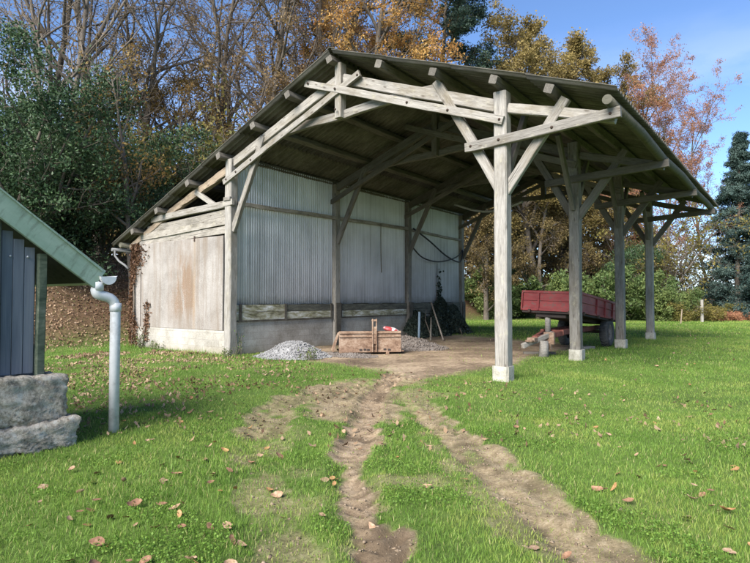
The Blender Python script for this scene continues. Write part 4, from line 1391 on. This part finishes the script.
mk('oak', 8, 'lf_oak', H=17, r=0.30, n=[18, 8, 5, 4], t0=[0.22, 0.2, 0.15, 0.1], lr=[0.37, 0.5, 0.5, 0.5], leaves=20, ls=0.165, scat=0.20, thin=0.12, ang=[1.0, .8, .8, .8], angt=0.45)
mk('copper', 9, 'lf_copper', twig='twig_red', H=22, r=0.2, n=[17, 8, 5, 4], t0=[0.12, 0.15, 0.15, 0.1], lr=[0.40, 0.5, 0.5, 0.5], leaves=11, ls=0.135, scat=0.16, thin=0.25, rmin=0.014, trop=[0.05, 0.07, 0.05, 0.03, 0.02], ang=[0.95, .7, .7, .7], angt=0.45)
mk('brown', 10, 'lf_brown', H=13, r=0.2, n=[16, 7, 5, 3], t0=[0.05, 0.2, 0.15, 0.1], lr=[0.36, 0.5, 0.5, 0.5], leaves=15, ls=0.15, scat=0.2, thin=0.12, shape=lambda t: 0.95 * math.sqrt(max(0.03, 1 - t)), ang=[1.2, .8, .8, .8], angt=0.3)
conif = dict(levels=4, seg=[14, 6, 4, 3], wob=[0.01, 0.05, 0.1, 0.1], tip=[0.08, 0.2, 0.3, 0.4], cr=[0.22, 0.4, 0.5], rmin=0.008, trunk_levels=1)
mk('spruce', 11, 'lf_spruce', **{**conif, **dict(H=15, r=0.24, n=[120, 10, 4], t0=[0.05, 0.1, 0.1], ang=[1.55, 0.8, 0.6], lr=[0.205, 0.34, 0.4], trop=[0.02, -0.02, -0.03, -0.02], shape=lambda t: max(0.05, 1.05 - t) ** 0.85, leaves=20, leaf_lv=2, scat=0.12, ls=0.17, ratio=0.35, thin=0.05, flat=0.2)})
mk('cedar', 12, 'lf_cedar', **{**conif, **dict(H=26, r=0.4, n=[46, 11, 5], t0=[0.28, 0.25, 0.1], ang=[1.45, 0.8, 0.7], lr=[0.125, 0.42, 0.4], trop=[0.01, 0.05, 0.04, 0.04], wob=[0.03, 0.09, 0.12, 0.12], shape=lambda t: 0.5 + 0.6 * math.sin(math.pi * min(1, t * 0.9 + 0.05)), leaves=26, leaf_lv=2, scat=0.18, ls=0.18, ratio=0.4, thin=0.12, flatz=0.55, clump=1.5)})
bush = dict(levels=4, seg=[6, 5, 4, 3], stems=6, lean=0.55, trop=[0.06, 0.03, 0.02, 0.0], wob=[0.1, 0.15, 0.2, 0.2], tip=[0.3, 0.3, 0.3, 0.4], n=[9, 6, 4], t0=[0.08, 0.15, 0.1], ang=[1.0, 0.9, 0.8], lr=[0.42, 0.5, 0.5], leaf_lv=2, shape=lambda t: 1.0 - 0.3 * t)
mk('laurel', 13, 'lf_ever', **{**bush, **dict(H=8, r=0.12, spread=1.0, stems=8, leaves=30, ls=0.15, scat=0.25, ratio=0.45, thin=0.1)})
mk('holly', 14, 'lf_ever', **{**bush, **dict(H=6, r=0.1, spread=0.5, stems=6, lean=0.25, leaves=26, ls=0.15, scat=0.24, ratio=0.5, thin=0.1)})
mk('rhodo', 15, 'lf_green', **{**bush, **dict(H=3.0, r=0.05, spread=0.8, stems=9, lean=0.7, leaves=11, ls=0.19, scat=0.16, ratio=0.4, thin=0.1)})
mk('bramble', 16, 'lf_ygreen', **{**bush, **dict(H=2.4, r=0.03, spread=1.0, stems=10, lean=0.9, trop=[-0.05, -0.02, 0, 0], leaves=6, ls=0.15, scat=0.16, thin=0.2)})
mk('hazel', 17, 'lf_ygreen', **{**bush, **dict(H=8, r=0.07, spread=0.6, stems=8, lean=0.3, n=[10, 6, 4], leaves=3.2, ls=0.19, scat=0.25, thin=0.3)})
mk('fern', 18, 'lf_copper', **{**bush, **dict(H=1.2, r=0.02, spread=1.2, stems=10, lean=1.0, leaves=5, ls=0.13, scat=0.12, thin=0.1)})

# left: evergreens on the bank
for nm, key, px, Y, s, rz, lab in (
    ("laurel", 'laurel', -25, 21.5, 0.98, 0.3, "tall dark glossy laurel at the left edge above the shed roof"),
    ("laurel", 'laurel', 42, 23.5, 0.88, 2.1, "broad dark evergreen laurel rising behind the green bargeboard"),
    ("laurel", 'laurel', 96, 26.5, 0.72, 4.0, "dark evergreen laurel filling the gap between shed and barn"),
    ("holly", 'holly', 165, 33, 1.15, 1.0, "dark green holly just above the lean-to eave"),
    ("laurel", 'laurel', 5, 28, 1.1, 5.2, "dark evergreen laurel further up the bank behind the first laurels"),
):
    place_tree(nm, T[key], px, Y, lab, 'shrub', s, rz)
for nm, key, px, Y, s, rz, lab in (
    ("bare_tree", 'bare1', 28, 31, 1.05, 0.5, "bare grey tree, farthest left of the leafless trees, above the laurels"),
    ("bare_tree", 'bare2', 62, 29, 1.05, 2.2, "bare twin-stemmed tree reaching out of the photo above the dark laurels"),
    ("bare_tree", 'bare1', 98, 34, 1.1, 3.9, "bare dark tree with spreading limbs against the blue sky left of the barn"),
    ("bare_tree", 'bare2', 135, 36, 1.1, 1.1, "bare forked tree just left of the barn's lean-to roof"),
    ("bare_tree", 'bare3', 165, 38, 1.0, 0.2, "thin half-bare tree with a few yellow leaves above the lean-to roof"),
    ("bare_tree", 'bare1', 205, 42, 1.15, 5.0, "bare brown tree behind the middle of the barn's left roof slope"),
    ("bare_tree", 'bare3', 245, 40, 1.05, 2.7, "half-bare tree with scattered yellow leaves high behind the left roof slope"),
    ("young_tree", 'sapling', 132, 23.5, 1.0, 0.9, "slender young tree with yellow leaves and straight trunk beside the barn's left corner"),
    ("yellow_tree", 'ygold', 168, 34, 0.85, 2.0, "yellow-leaved tree behind the lower end of the lean-to roof"),
    ("yellow_tree", 'ygold', 222, 40, 0.95, 4.4, "yellow-brown tree close above the middle of the left roof slope"),
    ("russet_tree", 'russet', 272, 38, 1.1, 0.6, "russet-brown tall tree behind the upper left roof slope"),
    ("russet_tree", 'russet', 318, 39, 1.2, 3.0, "russet twiggy tree right behind the barn's ridge"),
    ("orange_tree", 'orange', 356, 40, 1.15, 1.2, "tall orange-leaved tree rising behind the ridge, left of the dark cedar"),
    ("orange_tree", 'orange', 386, 46, 0.86, 4.1, "smaller orange tree in the gap before the dark cedar"),
    ("hazel", 'hazel', 148, 31, 1.15, 1.3, "yellowing hazel in the gap above the lean-to eave"),
    ("yellow_tree", 'ygold', 190, 38, 1.15, 3.1, "tall yellow-leaved tree above the middle of the lean-to rafter"),
    ("yellow_tree", 'ygold', 255, 41, 1.2, 0.7, "golden-brown tree just above the upper left roof slope"),
    ("russet_tree", 'russet', 235, 46, 1.15, 5.1, "dull russet tree far back between the bare trees"),
    ("orange_tree", 'orange', 335, 43, 1.2, 2.6, "orange-brown tree directly above the ridge of the barn"),
    ("cedar", 'cedar', 436, 44, 1.14, 0.4, "dark blue-green cedar rising above the middle of the roof"),
    ("oak_tree", 'oak', 541, 46, 1.20, 0.0, "big olive-gold oak behind the right roof slope"),
    ("oak_tree", 'oak', 594, 54, 1.12, 2.6, "lower olive oak at the right end of the roof edge"),
    ("oak_tree", 'oak', 566, 50, 1.20, 4.3, "middle olive oak of three, behind the right roof slope above the main post"),
    ("copper_beech", 'copper', 656, 48, 0.80, 0.7, "tall thin copper beech against the blue sky right of the roof"),
    ("copper_beech", 'copper', 712, 54, 0.85, 3.3, "lower copper beech under the right eave beside the spruce"),
    ("copper_beech", 'copper', 640, 54, 0.98, 5.0, "copper beech with bare pinkish top just behind the roof's right end"),
    ("spruce", 'spruce', 737, 44, 1.0, 0.0, "dark blue-green spruce at the right edge of the lawn"),
    ("spruce", 'spruce', 772, 47, 0.9, 1.9, "dark spruce cut by the right edge of the photo"),
    ("beech_tree", 'brown', 486, 43, 1.0, 0.0, "brown-leaved beech behind the front right barn post"),
    ("beech_tree", 'brown', 538, 45, 1.0, 2.0, "brown and gold beech above the red trailer"),
    ("beech_tree", 'brown', 590, 48, 0.95, 4.2, "brown beech between the second and third outer posts"),
    ("beech_tree", 'brown', 440, 46, 1.0, 5.3, "brown beech glimpsed past the back end of the metal wall"),
    ("hazel", 'hazel', 655, 46, 1.15, 0.3, "thin yellow-green hazel behind the fourth outer post"),
    ("hazel", 'hazel', 688, 50, 0.95, 2.8, "sparse yellowing hazel under the outer end of the roof"),
    ("yellow_tree", 'ygold', 470, 50, 0.7, 1.7, "small yellow tree beside the back corner of the metal wall"),
):
    place_tree(nm, T[key], px, Y, lab, 'tree', s, rz)
for nm, key, px, Y, s, rz, lab in (
    ("holly", 'holly', 628, 47, 0.95, 0.2, "dark green holly behind the third outer post"),
    ("holly", 'holly', 515, 46, 0.75, 3.0, "dark holly in the shade behind the red trailer's front board"),
    ("holly", 'holly', 718, 60, 0.5, 1.2, "low dark holly left of the spruce on the skyline"),
    ("rhododendron", 'rhodo', 565, 43, 1.15, 0.4, "green rhododendron behind the middle of the red trailer"),
    ("rhododendron", 'rhodo', 603, 42, 1.35, 1.9, "large green rhododendron behind the tail of the red trailer"),
    ("rhododendron", 'rhodo', 640, 43, 1.15, 3.5, "green rhododendron between the third and fourth outer posts"),
    ("rhododendron", 'rhodo', 668, 42, 0.85, 5.0, "low green rhododendron just right of the fourth outer post"),
    ("rhododendron", 'rhodo', 500, 45, 1.0, 2.5, "green rhododendron left of the red trailer at the lawn's far edge"),
    ("rhododendron", 'rhodo', 466, 46, 1.0, 0.9, "green rhododendron beside the back end of the metal wall"),
    ("bramble", 'bramble', 688, 41, 0.75, 0.1, "low bramble clump left of the pale fence post"),
    ("bramble", 'bramble', 716, 43, 0.65, 2.2, "low bramble clump right of the pale fence post"),
    ("bracken", 'fern', 724, 41.5, 0.7, 0.5, "reddish bracken patch at the foot of the spruce"),
    ("bracken", 'fern', 744, 41, 0.7, 2.4, "reddish bracken patch at the far right edge of the lawn"),
):
    place_tree(nm, T[key], px, Y, lab, 'shrub', s, rz)

# distant wood: one leafy mass behind everything
rw = np.random.default_rng(77)
pts = []
for k in range(520):
    ang = rw.uniform(-0.80, 0.80)
    dist = rw.uniform(58, 82)
    x = math.tan(ang) * dist; y = dist
    pxp = 375 + 563 * x / y
    hh = rw.uniform(7, 17)
    if pxp > 655: hh = rw.uniform(1.2, 2.6)
    elif pxp > 560: hh *= 0.6
    zg = float(ground_z(np.array([x]), np.array([y]))[0])
    m = 160 if hh > 5 else 80
    rr = hh * 0.26
    q = rw.normal(0, 1, (m, 3)) * np.array([rr * 0.6, rr * 0.6, hh * 0.22]) + np.array([x, y, zg + hh * 0.5])
    pts.append(q[q[:, 2] > zg])
pts = np.concatenate(pts)
v, f = quad_leaves(pts, 0.62, rw, 0.7, 0.3)
fw = link(bpy.data.objects.new("far_wood", np_mesh("far_wood", v, f, M['lf_brown'])))
tag(fw, "far wood of mixed brown foliage behind the nearer trees", "wood", kind="stuff")

# ivy mound at the back of the wall, dry vine on the lean-to corner, weeds
def leaf_thing(name, pts, size, mat, label, cat, stems, stemmat, seed):
    rng = np.random.default_rng(seed)
    e = empty(name, W(*stems[0][0][:2]), 0, label, cat)
    org = np.array(W(*stems[0][0][:2]))
    P = np.array([np.array(W(*p)) - org for p in pts])
    v, f = quad_leaves(P, size, rng, 0.75, 0.2)
    link(bpy.data.objects.new("foliage", np_mesh("foliage", v, f, mat)), e)
    m = MB()
    for st, rad in stems_r(stems):
        m.tube([Vector(np.array(W(*p)) - org) for p in st], rad, 6)
    m.build("stem", stemmat, e)
    return e
def stems_r(st): return [(s, [0.03 - 0.02 * i / max(1, len(s) - 1) for i in range(len(s))]) for s in st]
ri = np.random.default_rng(21)
pts = []
for k in range(9000):
    V = ri.uniform(8.6, 13.7)
    top = 1.15 + 0.25 * math.exp(-((V - 11.6) / 0.5) ** 2) + 0.15 * math.sin(V * 4) + 0.25 * math.sin(V * 1.7)
    top *= min(1, (V - 8.4) / 0.9)
    z = ri.uniform(0, 1) ** 0.8 * top
    dep = (0.14 + 0.75 * (1 - z / max(top, 0.1)) ** 0.8) * (0.75 + 0.25 * math.sin(V * 3 + z * 2))
    pts.append((0.05 + dep * (1 - ri.uniform(0, 1) ** 2 * 0.4), V, z))
for k in range(350):
    V = 11.6 + ri.normal(0, 0.12); z = 1.2 + ri.exponential(0.35)
    if z < 3.6: pts.append((0.06 + abs(ri.normal(0, 0.04)), V + 0.05 * math.sin(z * 5), z))
leaf_thing("ivy", pts, 0.13, M['lf_ivy'], "dark ivy mound climbing the back end of the metal wall", "ivy",
           [[(0.3, 10.5, 0), (0.15, 11.2, 0.8), (0.05, 11.5, 3.2)], [(0.9, 9.6, 0), (0.4, 9.9, 0.7), (0.2, 10.3, 1.2)], [(0.8, 12.4, 0), (0.3, 12.6, 0.9), (0.1, 12.8, 1.5)]], M['twig'], 22)
pts = []
for k in range(2600):
    z = ri.uniform(0, 3.45)
    w = 0.34 * (0.6 + 0.4 * math.sin(z * 2.3 + 1)) + (0.25 if z > 2.7 else 0)
    U = -5.02 + abs(ri.normal(0, w * 0.65)) - 0.08
    pts.append((U, -0.10 - abs(ri.normal(0, 0.04)), z))
for k in range(300):
    z = ri.uniform(0.2, 1.5); pts.append((-4.2 + ri.normal(0, 0.09) + 0.05 * z, -0.10 - abs(ri.normal(0, 0.02)), z))
leaf_thing("dry_vine", pts, 0.075, M['lf_vine'], "brown dried vine clinging to the lean-to's left corner", "vine",
           [[(-4.95, -0.14, 0), (-4.9, -0.12, 1.4), (-5.0, -0.11, 3.3)], [(-4.3, -0.14, 0), (-4.2, -0.11, 0.8), (-4.15, -0.11, 1.6)]], M['twig'], 23)

def weed(name, U, V, h, n, seed, mat, label, leafy=True, ls=0.07):
    rng = np.random.default_rng(seed)
    e = empty(name, W(U, V), 0, label, "weed")
    m = MB(); lv = []
    for k in range(n):
        a = rng.uniform(0, 6.28); l = h * rng.uniform(0.55, 1.1); sp = rng.uniform(0.1, 0.45)
        b = Vector((rng.normal(0, 0.09), rng.normal(0, 0.09), -0.02))
        tipp = b + Vector((math.cos(a) * sp * l, math.sin(a) * sp * l, l))
        mid = (b + tipp) / 2 + Vector((0, 0, l * 0.06))
        m.tube([b, mid, tipp], [0.006, 0.005, 0.002], 5)
        for j in range(7):
            t = rng.uniform(0.25, 1); q = b.lerp(tipp, t); lv.append((q.x + rng.normal(0, 0.02), q.y + rng.normal(0, 0.02), q.z))
    m.build("stem", M['twig'], e)
    if leafy:
        v, f = quad_leaves(np.array(lv), ls, rng, 0.4)
        link(bpy.data.objects.new("foliage", np_mesh("foliage", v, f, mat)), e)
    return e
weed("weed", -4.0, -0.35, 0.55, 16, 1, M['lf_green'], "tall green weed at the foot of the lean-to's left panel")
weed("weed", -3.2, -0.3, 0.32, 14, 2, M['lf_green'], "small weed tuft growing under the stained gable panel")
weed("weed", 0.55, -0.15, 0.75, 7, 3, M['lf_green'], "thin stalky weed between the front left post and the gravel heap")
weed("weed", 2.75, 0.35, 0.35, 18, 4, M['lf_green'], "leafy dark weed at the right foot of the gravel heap")
weed("weed", 0.35, -0.4, 0.28, 16, 5, M['lf_green'], "low weed tuft at the base of the front left post")

# scrap leaning in the ivy
def tube_thing(name, a, b, rad, mat, label, cat):
    m = MB(); m.tube([W(*a), (W(*a) + W(*b)) / 2, W(*b)], rad, 8)
    return tag(m.build(name, mat), label, cat)
tube_thing("metal_tube", (2.15, 8.4, 0.0), (1.0, 9.4, 1.45), 0.032, M['rim'], "dull metal tube leaning against the dark ivy", "tube")
tube_thing("metal_tube", (1.35, 7.9, 0.0), (1.25, 8.1, 1.1), 0.045, M['blue_tube'], "faded blue upright tube at the left side of the ivy", "tube")
tube_thing("wooden_stake", (1.75, 8.1, 0.0), (1.3, 8.9, 0.85), 0.035, M['oak_in'], "thin grey stake leaning left into the ivy", "stake")

# fence post and sapling stake at the far edge of the lawn
o = beam("fence_post", (0, 0, -0.1), (0, 0, 1.55), 0.15, 0.15, M['oak_post'], None); o.location = (22.8, 39.3, -0.1)
tag(o, "pale wooden fence post standing alone at the far edge of the lawn", "fence post")
o = beam("stake", (0, 0, -0.1), (0.12, 0, 0.95), 0.06, 0.06, M['tan_log'], None); o.location = (19.6, 36.2, -0.1)
tag(o, "thin tan stake on the far lawn right of the fourth outer post", "stake")

# ------------------------------------------------------------------ grass
def grass_mat():
    m, nt, b = new_mat('grass_blades')
    a = nt.nodes.new("ShaderNodeAttribute"); a.attribute_name = "tint"
    col = ramp(nt, a.outputs["Fac"], [(0.0, (0.046, 0.092, 0.015)), (0.35, (0.108, 0.205, 0.030)), (0.65, (0.190, 0.310, 0.056)), (0.85, (0.30, 0.37, 0.08)), (1.0, (0.46, 0.39, 0.20))])
    nt.links.new(col, b.inputs["Base Color"])
    b.inputs["Roughness"].default_value = 0.5
    b.inputs["Specular IOR Level"].default_value = 0.22
    tr_ = nt.nodes.new("ShaderNodeBsdfTranslucent"); nt.links.new(col, tr_.inputs["Color"])
    mx = nt.nodes.new("ShaderNodeMixShader"); mx.inputs[0].default_value = 0.4
    nt.links.new(b.outputs[0], mx.inputs[1]); nt.links.new(tr_.outputs[0], mx.inputs[2])
    nt.links.new(mx.outputs[0], nt.nodes["Material Output"].inputs["Surface"])
    return m


rg = np.random.default_rng(99)
GV, GF3, GT = [], [], []
gbase = 0
for (ya, yb, dens, hgt, wid) in ((1.8, 3.2, 1200, 0.07, 0.005), (3.2, 5.0, 4200, 0.066, 0.0042), (5.0, 8.0, 2500, 0.066, 0.0055), (8.0, 14.0, 1000, 0.07, 0.009), (14.0, 24.0, 420, 0.085, 0.016), (24.0, 47.0, 110, 0.11, 0.035)):
    half = 0.74 * yb + 3.6
    n = int(dens * 2 * half * (yb - ya))
    x = rg.uniform(-half, half, n); y = rg.uniform(ya, yb, n)
    keep = np.abs(x) < 0.74 * y + 3.6
    x, y = x[keep], y[keep]
    U, V = toUV(x, y)
    mud, _, _ = mud_fields(x, y)
    pad = pad_field(U, V, x, y)
    lit = sstep(5.4, 7.5, -U) * sstep(-5.0, -2.0, V)
    d = np.clip(1 - mud * 1.02, 0.05, 1) * (1 - pad * 0.985) * (1 - lit * 0.80)
    d *= 0.75 + 0.5 * fbm(x, y, 0.5, 61, 3)
    inside = (U < 0.15) & (U > -5.2) & (V > -0.12) & (V < 14)
    shedin = (U < 6.25) & (V < -7.7) & (V > -11.7)
    d = np.where(inside | shedin, 0, d)
    pk = rg.uniform(0, 1, len(x)) < d
    x, y, U, V, mud = x[pk], y[pk], U[pk], V[pk], mud[pk]
    n = len(x)
    z = ground_z(x, y) - 0.006
    lush = fbm(x, y, 1.3, 71, 3)
    h = 0.68 * hgt * rg.uniform(0.4, 1.3, n) * (0.55 + 0.9 * lush) * (1 - 0.55 * mud)
    # longer tufts left along walls, posts and the shed
    edge = np.exp(-((V + 0.25) / 0.25) ** 2) * ((U > -5.5) & (U < 0.5)) + np.exp(-((np.abs(U - 8.35)) / 0.3) ** 2) * 0.6 * (V > -0.5) * (V < 15)
    h *= 1 + 0.9 * edge
    w = wid * rg.uniform(0.7, 1.3, n)
    az = rg.uniform(0, 2 * math.pi, n)
    face = rg.uniform(0, 2 * math.pi, n)
    lean = rg.uniform(0.1, 0.8, n) * h
    dx, dy = np.cos(az) * lean, np.sin(az) * lean
    ex, ey = np.cos(face) * w / 2, np.sin(face) * w / 2
    p = np.stack([x, y, z], 1)
    e = np.stack([ex, ey, np.zeros(n)], 1)
    m1 = p + np.stack([dx * 0.35, dy * 0.35, h * 0.6], 1)
    tp = p + np.stack([dx, dy, h], 1)
    t = 0.47 + 0.50 * (fbm(x, y, 2.6, 81, 3) - 0.5) + 0.45 * (fbm(x, y, 0.5, 83, 3) - 0.3) + rg.normal(0, 0.10, n)
    t = t + 0.30 * mud + 0.17 * (sstep(0.55, 0.72, fbm(x, y, 0.8, 87, 3)) - 0.3 * sstep(0.55, 0.7, fbm(x, y, 1.1, 89, 3)))
    lat = np.clip((x - 1.0) / 9.0, 0, 1)
    t = np.clip(t + 0.07 * lat, 0.02, 0.86)  # sunnier right side of the lawn put into the grass tint
    dry = rg.uniform(0, 1, n) < (0.04 + 0.30 * mud + 0.10 * sstep(0.5, 0.7, fbm(x, y, 0.7, 97, 3)))
    t = np.where(dry, rg.uniform(0.88, 1.0, n), t)
    if yb <= 8.0:
        v = np.stack([p - e, p + e, m1 - e * 0.8, m1 + e * 0.8, tp], 1).reshape(-1, 3)
        k = gbase + np.arange(n)[:, None] * 5
        f = np.concatenate([k + np.array([[0, 1, 3]]), k + np.array([[0, 3, 2]]), k + np.array([[2, 3, 4]])])
        GT.append(np.repeat(t, 5)); gbase += 5 * n
    else:
        v = np.stack([p - e, p + e, tp], 1).reshape(-1, 3)
        f = gbase + np.arange(n)[:, None] * 3 + np.array([[0, 1, 2]])
        GT.append(np.repeat(t, 3)); gbase += 3 * n
    GV.append(v); GF3.append(f)
# clover and plantain leaves low in the sward
n = 150000
y = 3.0 + 9.0 * rg.uniform(0, 1, n) ** 1.2; x = rg.uniform(-0.76, 0.76, n) * y
U, V = toUV(x, y)
mud, _, _ = mud_fields(x, y)
k = (fbm(x, y, 0.5, 101, 4) > 0.60) & (rg.uniform(0, 1, n) > mud * 1.8) & ~((V > -0.2) & (U < 0.2)) & ~((U < 6.3) & (V < -7.6)) & (rg.uniform(0, 1, n) > pad_field(U, V, x, y))
x, y = x[k], y[k]; n = len(x)
c = np.stack([x, y, ground_z(x, y) + rg.uniform(0.015, 0.055, n)], 1)
v, f = quad_leaves(c, 0.017, rg, 0.85, 2.2)
GV.append(v); GF3.append(np.concatenate([f[:, [0, 1, 2]], f[:, [0, 2, 3]]]) + gbase); GT.append(np.repeat(np.clip(rg.normal(0.47, 0.16, n), 0.05, 0.7), 4))
gbase += len(v)
me = np_mesh("grass", np.concatenate(GV), np.concatenate(GF3), grass_mat(), False, {"tint": np.concatenate(GT)})
grass = link(bpy.data.objects.new("grass", me))
tag(grass, "short green lawn grass around the barn and the muddy tracks", "grass", kind="stuff")

# clods of earth along the tracks
n = 22000
x = rg.uniform(-2.2, 2.4, n); y = rg.uniform(3, 12.5, n)
mud, _, _ = mud_fields(x, y)
k = rg.uniform(0, 1, n) < mud * 0.8
x, y = x[k], y[k]; n = len(x)
c = np.stack([x, y, ground_z(x, y)], 1)
octv = np.array([[1, 0, 0], [-1, 0, 0], [0, 1, 0], [0, -1, 0], [0, 0, 1], [0, 0, -1]], float)
octf = np.array([[0, 2, 4], [2, 1, 4], [1, 3, 4], [3, 0, 4], [2, 0, 5], [1, 2, 5], [3, 1, 5], [0, 3, 5]])
sz = np.minimum(rg.exponential(0.0045, n) + 0.003, 0.022)
ov = c[:, None, :] + octv[None] * sz[:, None, None] * rg.uniform(0.4, 1.5, (n, 6, 3)) * np.array([1.2, 1.2, 0.7])
of = octf[None] + (np.arange(n) * 6)[:, None, None]
M['clod'] = rough_mat('dry_mud_clod', (0.09, 0.066, 0.043), (0.20, 0.15, 0.10), (0.32, 0.255, 0.18), 6, 40, 0.95, 0.6, 0.01, rand=False)
cl = link(bpy.data.objects.new("mud_clods", np_mesh("mud_clods", ov.reshape(-1, 3), of.reshape(-1, 3), M['clod'])))
tag(cl, "crumbs of dried mud scattered along the tractor ruts", "mud", kind="stuff")

# ------------------------------------------------------------------ fallen leaves
def leaf_shape(seed, curl):
    r = np.random.default_rng(seed)
    n = 9
    vs = []; fs = []
    for i in range(n):
        t = i / (n - 1)
        w = 0.27 * (math.sin(math.pi * t ** 0.8) ** 0.8 if 0 < t < 1 else 0.02) + (0.02 if i % 2 else 0)
        x = t - 0.5
        zc = curl * (x * x) * 0.9 + 0.03
        cup = curl * 0.35 + r.uniform(-0.05, 0.08)
        sk = 0.08 * math.sin(t * 3 + seed)
        vs += [(x, -w + sk, zc + cup * w * 1.4 + r.uniform(-.02, .03)), (x, sk, zc), (x, w + sk, zc + cup * w * 1.2 + r.uniform(-.02, .03))]
    for i in range(n - 1):
        a = i * 3
        fs += [(a, a + 1, a + 4, a + 3), (a + 1, a + 2, a + 5, a + 4)]
    # stalk
    b = len(vs)
    vs += [(-0.5, -0.008, 0.04), (-0.5, 0.008, 0.04), (-0.72, 0.03, 0.05)]
    fs += [(b, b + 1, b + 2)]
    return vs, fs
def fallen_mat(name, c1, c2, c3):
    m, nt, b = new_mat(name)
    n1 = noise(nt, coords(nt, (1, 1, 1)), 4.0, 5, 0.65)
    oi = nt.nodes.new("ShaderNodeObjectInfo")
    c = ramp(nt, n1, [(0.3, c1), (0.5, c2), (0.7, c3)])
    c = mixc(nt, math_n(nt, 'MULTIPLY', oi.outputs["Random"], 0.45), c, c1)
    nt.links.new(c, b.inputs["Base Color"]); b.inputs["Roughness"].default_value = 0.7
    return m
LM = [fallen_mat('tan_leaf', (0.20, 0.12, 0.07), (0.34, 0.22, 0.135), (0.47, 0.34, 0.23)),
      fallen_mat('brown_leaf', (0.13, 0.065, 0.038), (0.24, 0.13, 0.075), (0.34, 0.21, 0.13)),
      fallen_mat('ochre_leaf', (0.20, 0.10, 0.04), (0.34, 0.19, 0.08), (0.43, 0.28, 0.13))]
kinds = ["pale tan curled leaf fallen on the lawn", "dark brown curled leaf fallen on the lawn", "ochre leaf fallen on the lawn"]
groups = ["pale tan fallen leaves", "dark brown fallen leaves", "ochre fallen leaves"]
lmesh = []
for k in range(9):
    vs, fs = leaf_shape(k, (0.2, 0.55, 0.9)[k % 3])
    me = bpy.data.meshes.new("fallen_leaf"); me.from_pydata(vs, [], fs); me.polygons.foreach_set("use_smooth", [True] * len(fs)); me.update()
    me.materials.append(LM[k // 3]); lmesh.append(me)
rl = random.Random(5)
cnt = 0
spots = []
# clusters where the wind dropped them, and a general scatter
while cnt < 298:
    if rl.random() < 0.6 and spots:
        sx_, sy_ = rl.choice(spots)
        y = sy_ + rl.gauss(0, 0.6); x = sx_ + rl.gauss(0, 0.55)
    else:
        y = 3.3 + 9.5 * rl.random() ** 1.6
        x = (rl.uniform(-0.70, 0.70) if rl.random() < 0.55 else rl.uniform(-0.70, 0.05)) * y
    if y < 3.2: continue
    U, V = toUV(x, y)
    if U < 6.9 and V < -7.1: continue
    md = float(mud_fields(np.array([x]), np.array([y]))[0][0])
    if md > 0.45 and rl.random() < 0.75: continue
    spots.append((x, y))
    k = rl.choices((0, 1, 2), (5, 3, 3))[0]
    o = bpy.data.objects.new("fallen_leaf", lmesh[k * 3 + rl.randrange(3)])
    s = rl.uniform(0.045, 0.115) * (0.85 if y > 6 else 1.0)
    o.scale = (s, s * rl.uniform(0.7, 1.3), s * rl.uniform(0.5, 1.3))
    z = float(ground_z(np.array([x]), np.array([y]))[0])
    o.location = (x, y, z + (rl.uniform(0.008, 0.04) if md < 0.4 else 0.010))
    o.rotation_euler = (rl.gauss(0, 0.35), rl.gauss(0, 0.35), rl.uniform(0, 6.28))
    link(o); tag(o, kinds[k], "leaf", groups[k])
    cnt += 1

# leaf litter: the bank, under the trees, and the far lawn
def litter_pts(n, xr, yr, fn):
    x = rg.uniform(*xr, n); y = rg.uniform(*yr, n); U, V = toUV(x, y)
    k = rg.uniform(0, 1, n) < fn(x, y, U, V)
    x, y = x[k], y[k]
    return np.stack([x, y, ground_z(x, y) + rg.uniform(0.005, 0.05, len(x))], 1)
ok = lambda U, V: ~((U > -5.1) & (U < 0.1) & (V > -0.1) & (V < 14)) & ~((U < 6.6) & (V < -7.2))
P1 = litter_pts(120000, (-26, -3), (11, 34), lambda x, y, U, V: ok(U, V) * sstep(4.6, 8, -U) * sstep(-6.0, -3.0, V) * (0.3 + 0.7 * fbm(x, y, 1.5, 91, 3)) * (np.abs(x) < 0.8 * y))
P2 = litter_pts(30000, (-9, 9), (6, 17), lambda x, y, U, V: ok(U, V) * (V < -0.3) * (0.10 + 0.8 * sstep(0, -6, x) * sstep(6, 11, y)) * (fbm(x, y, 1.0, 93, 3) > 0.42))
P3 = litter_pts(5000, (0, 34), (9, 42), lambda x, y, U, V: (0.12 + 0.2 * sstep(25, 40, y)) * (fbm(x, y, 2.0, 95, 3) > 0.45))
PP = np.concatenate([P1, P2, P3])
far = np.hypot(PP[:, 0], PP[:, 1]) > 17
va, fa = quad_leaves(PP[far], 0.10, rg, 0.6, 1.3)
vb, fb = quad_leaves(PP[~far], 0.078, rg, 0.55, 2.4)
v = np.concatenate([va, vb]); f = np.concatenate([fa, fb + len(va)])
lt = link(bpy.data.objects.new("leaf_litter", np_mesh("leaf_litter", v, f, M['litter'])))
tag(lt, "brown leaf litter strewn over the bank and the farther lawn", "leaf litter", kind="stuff")
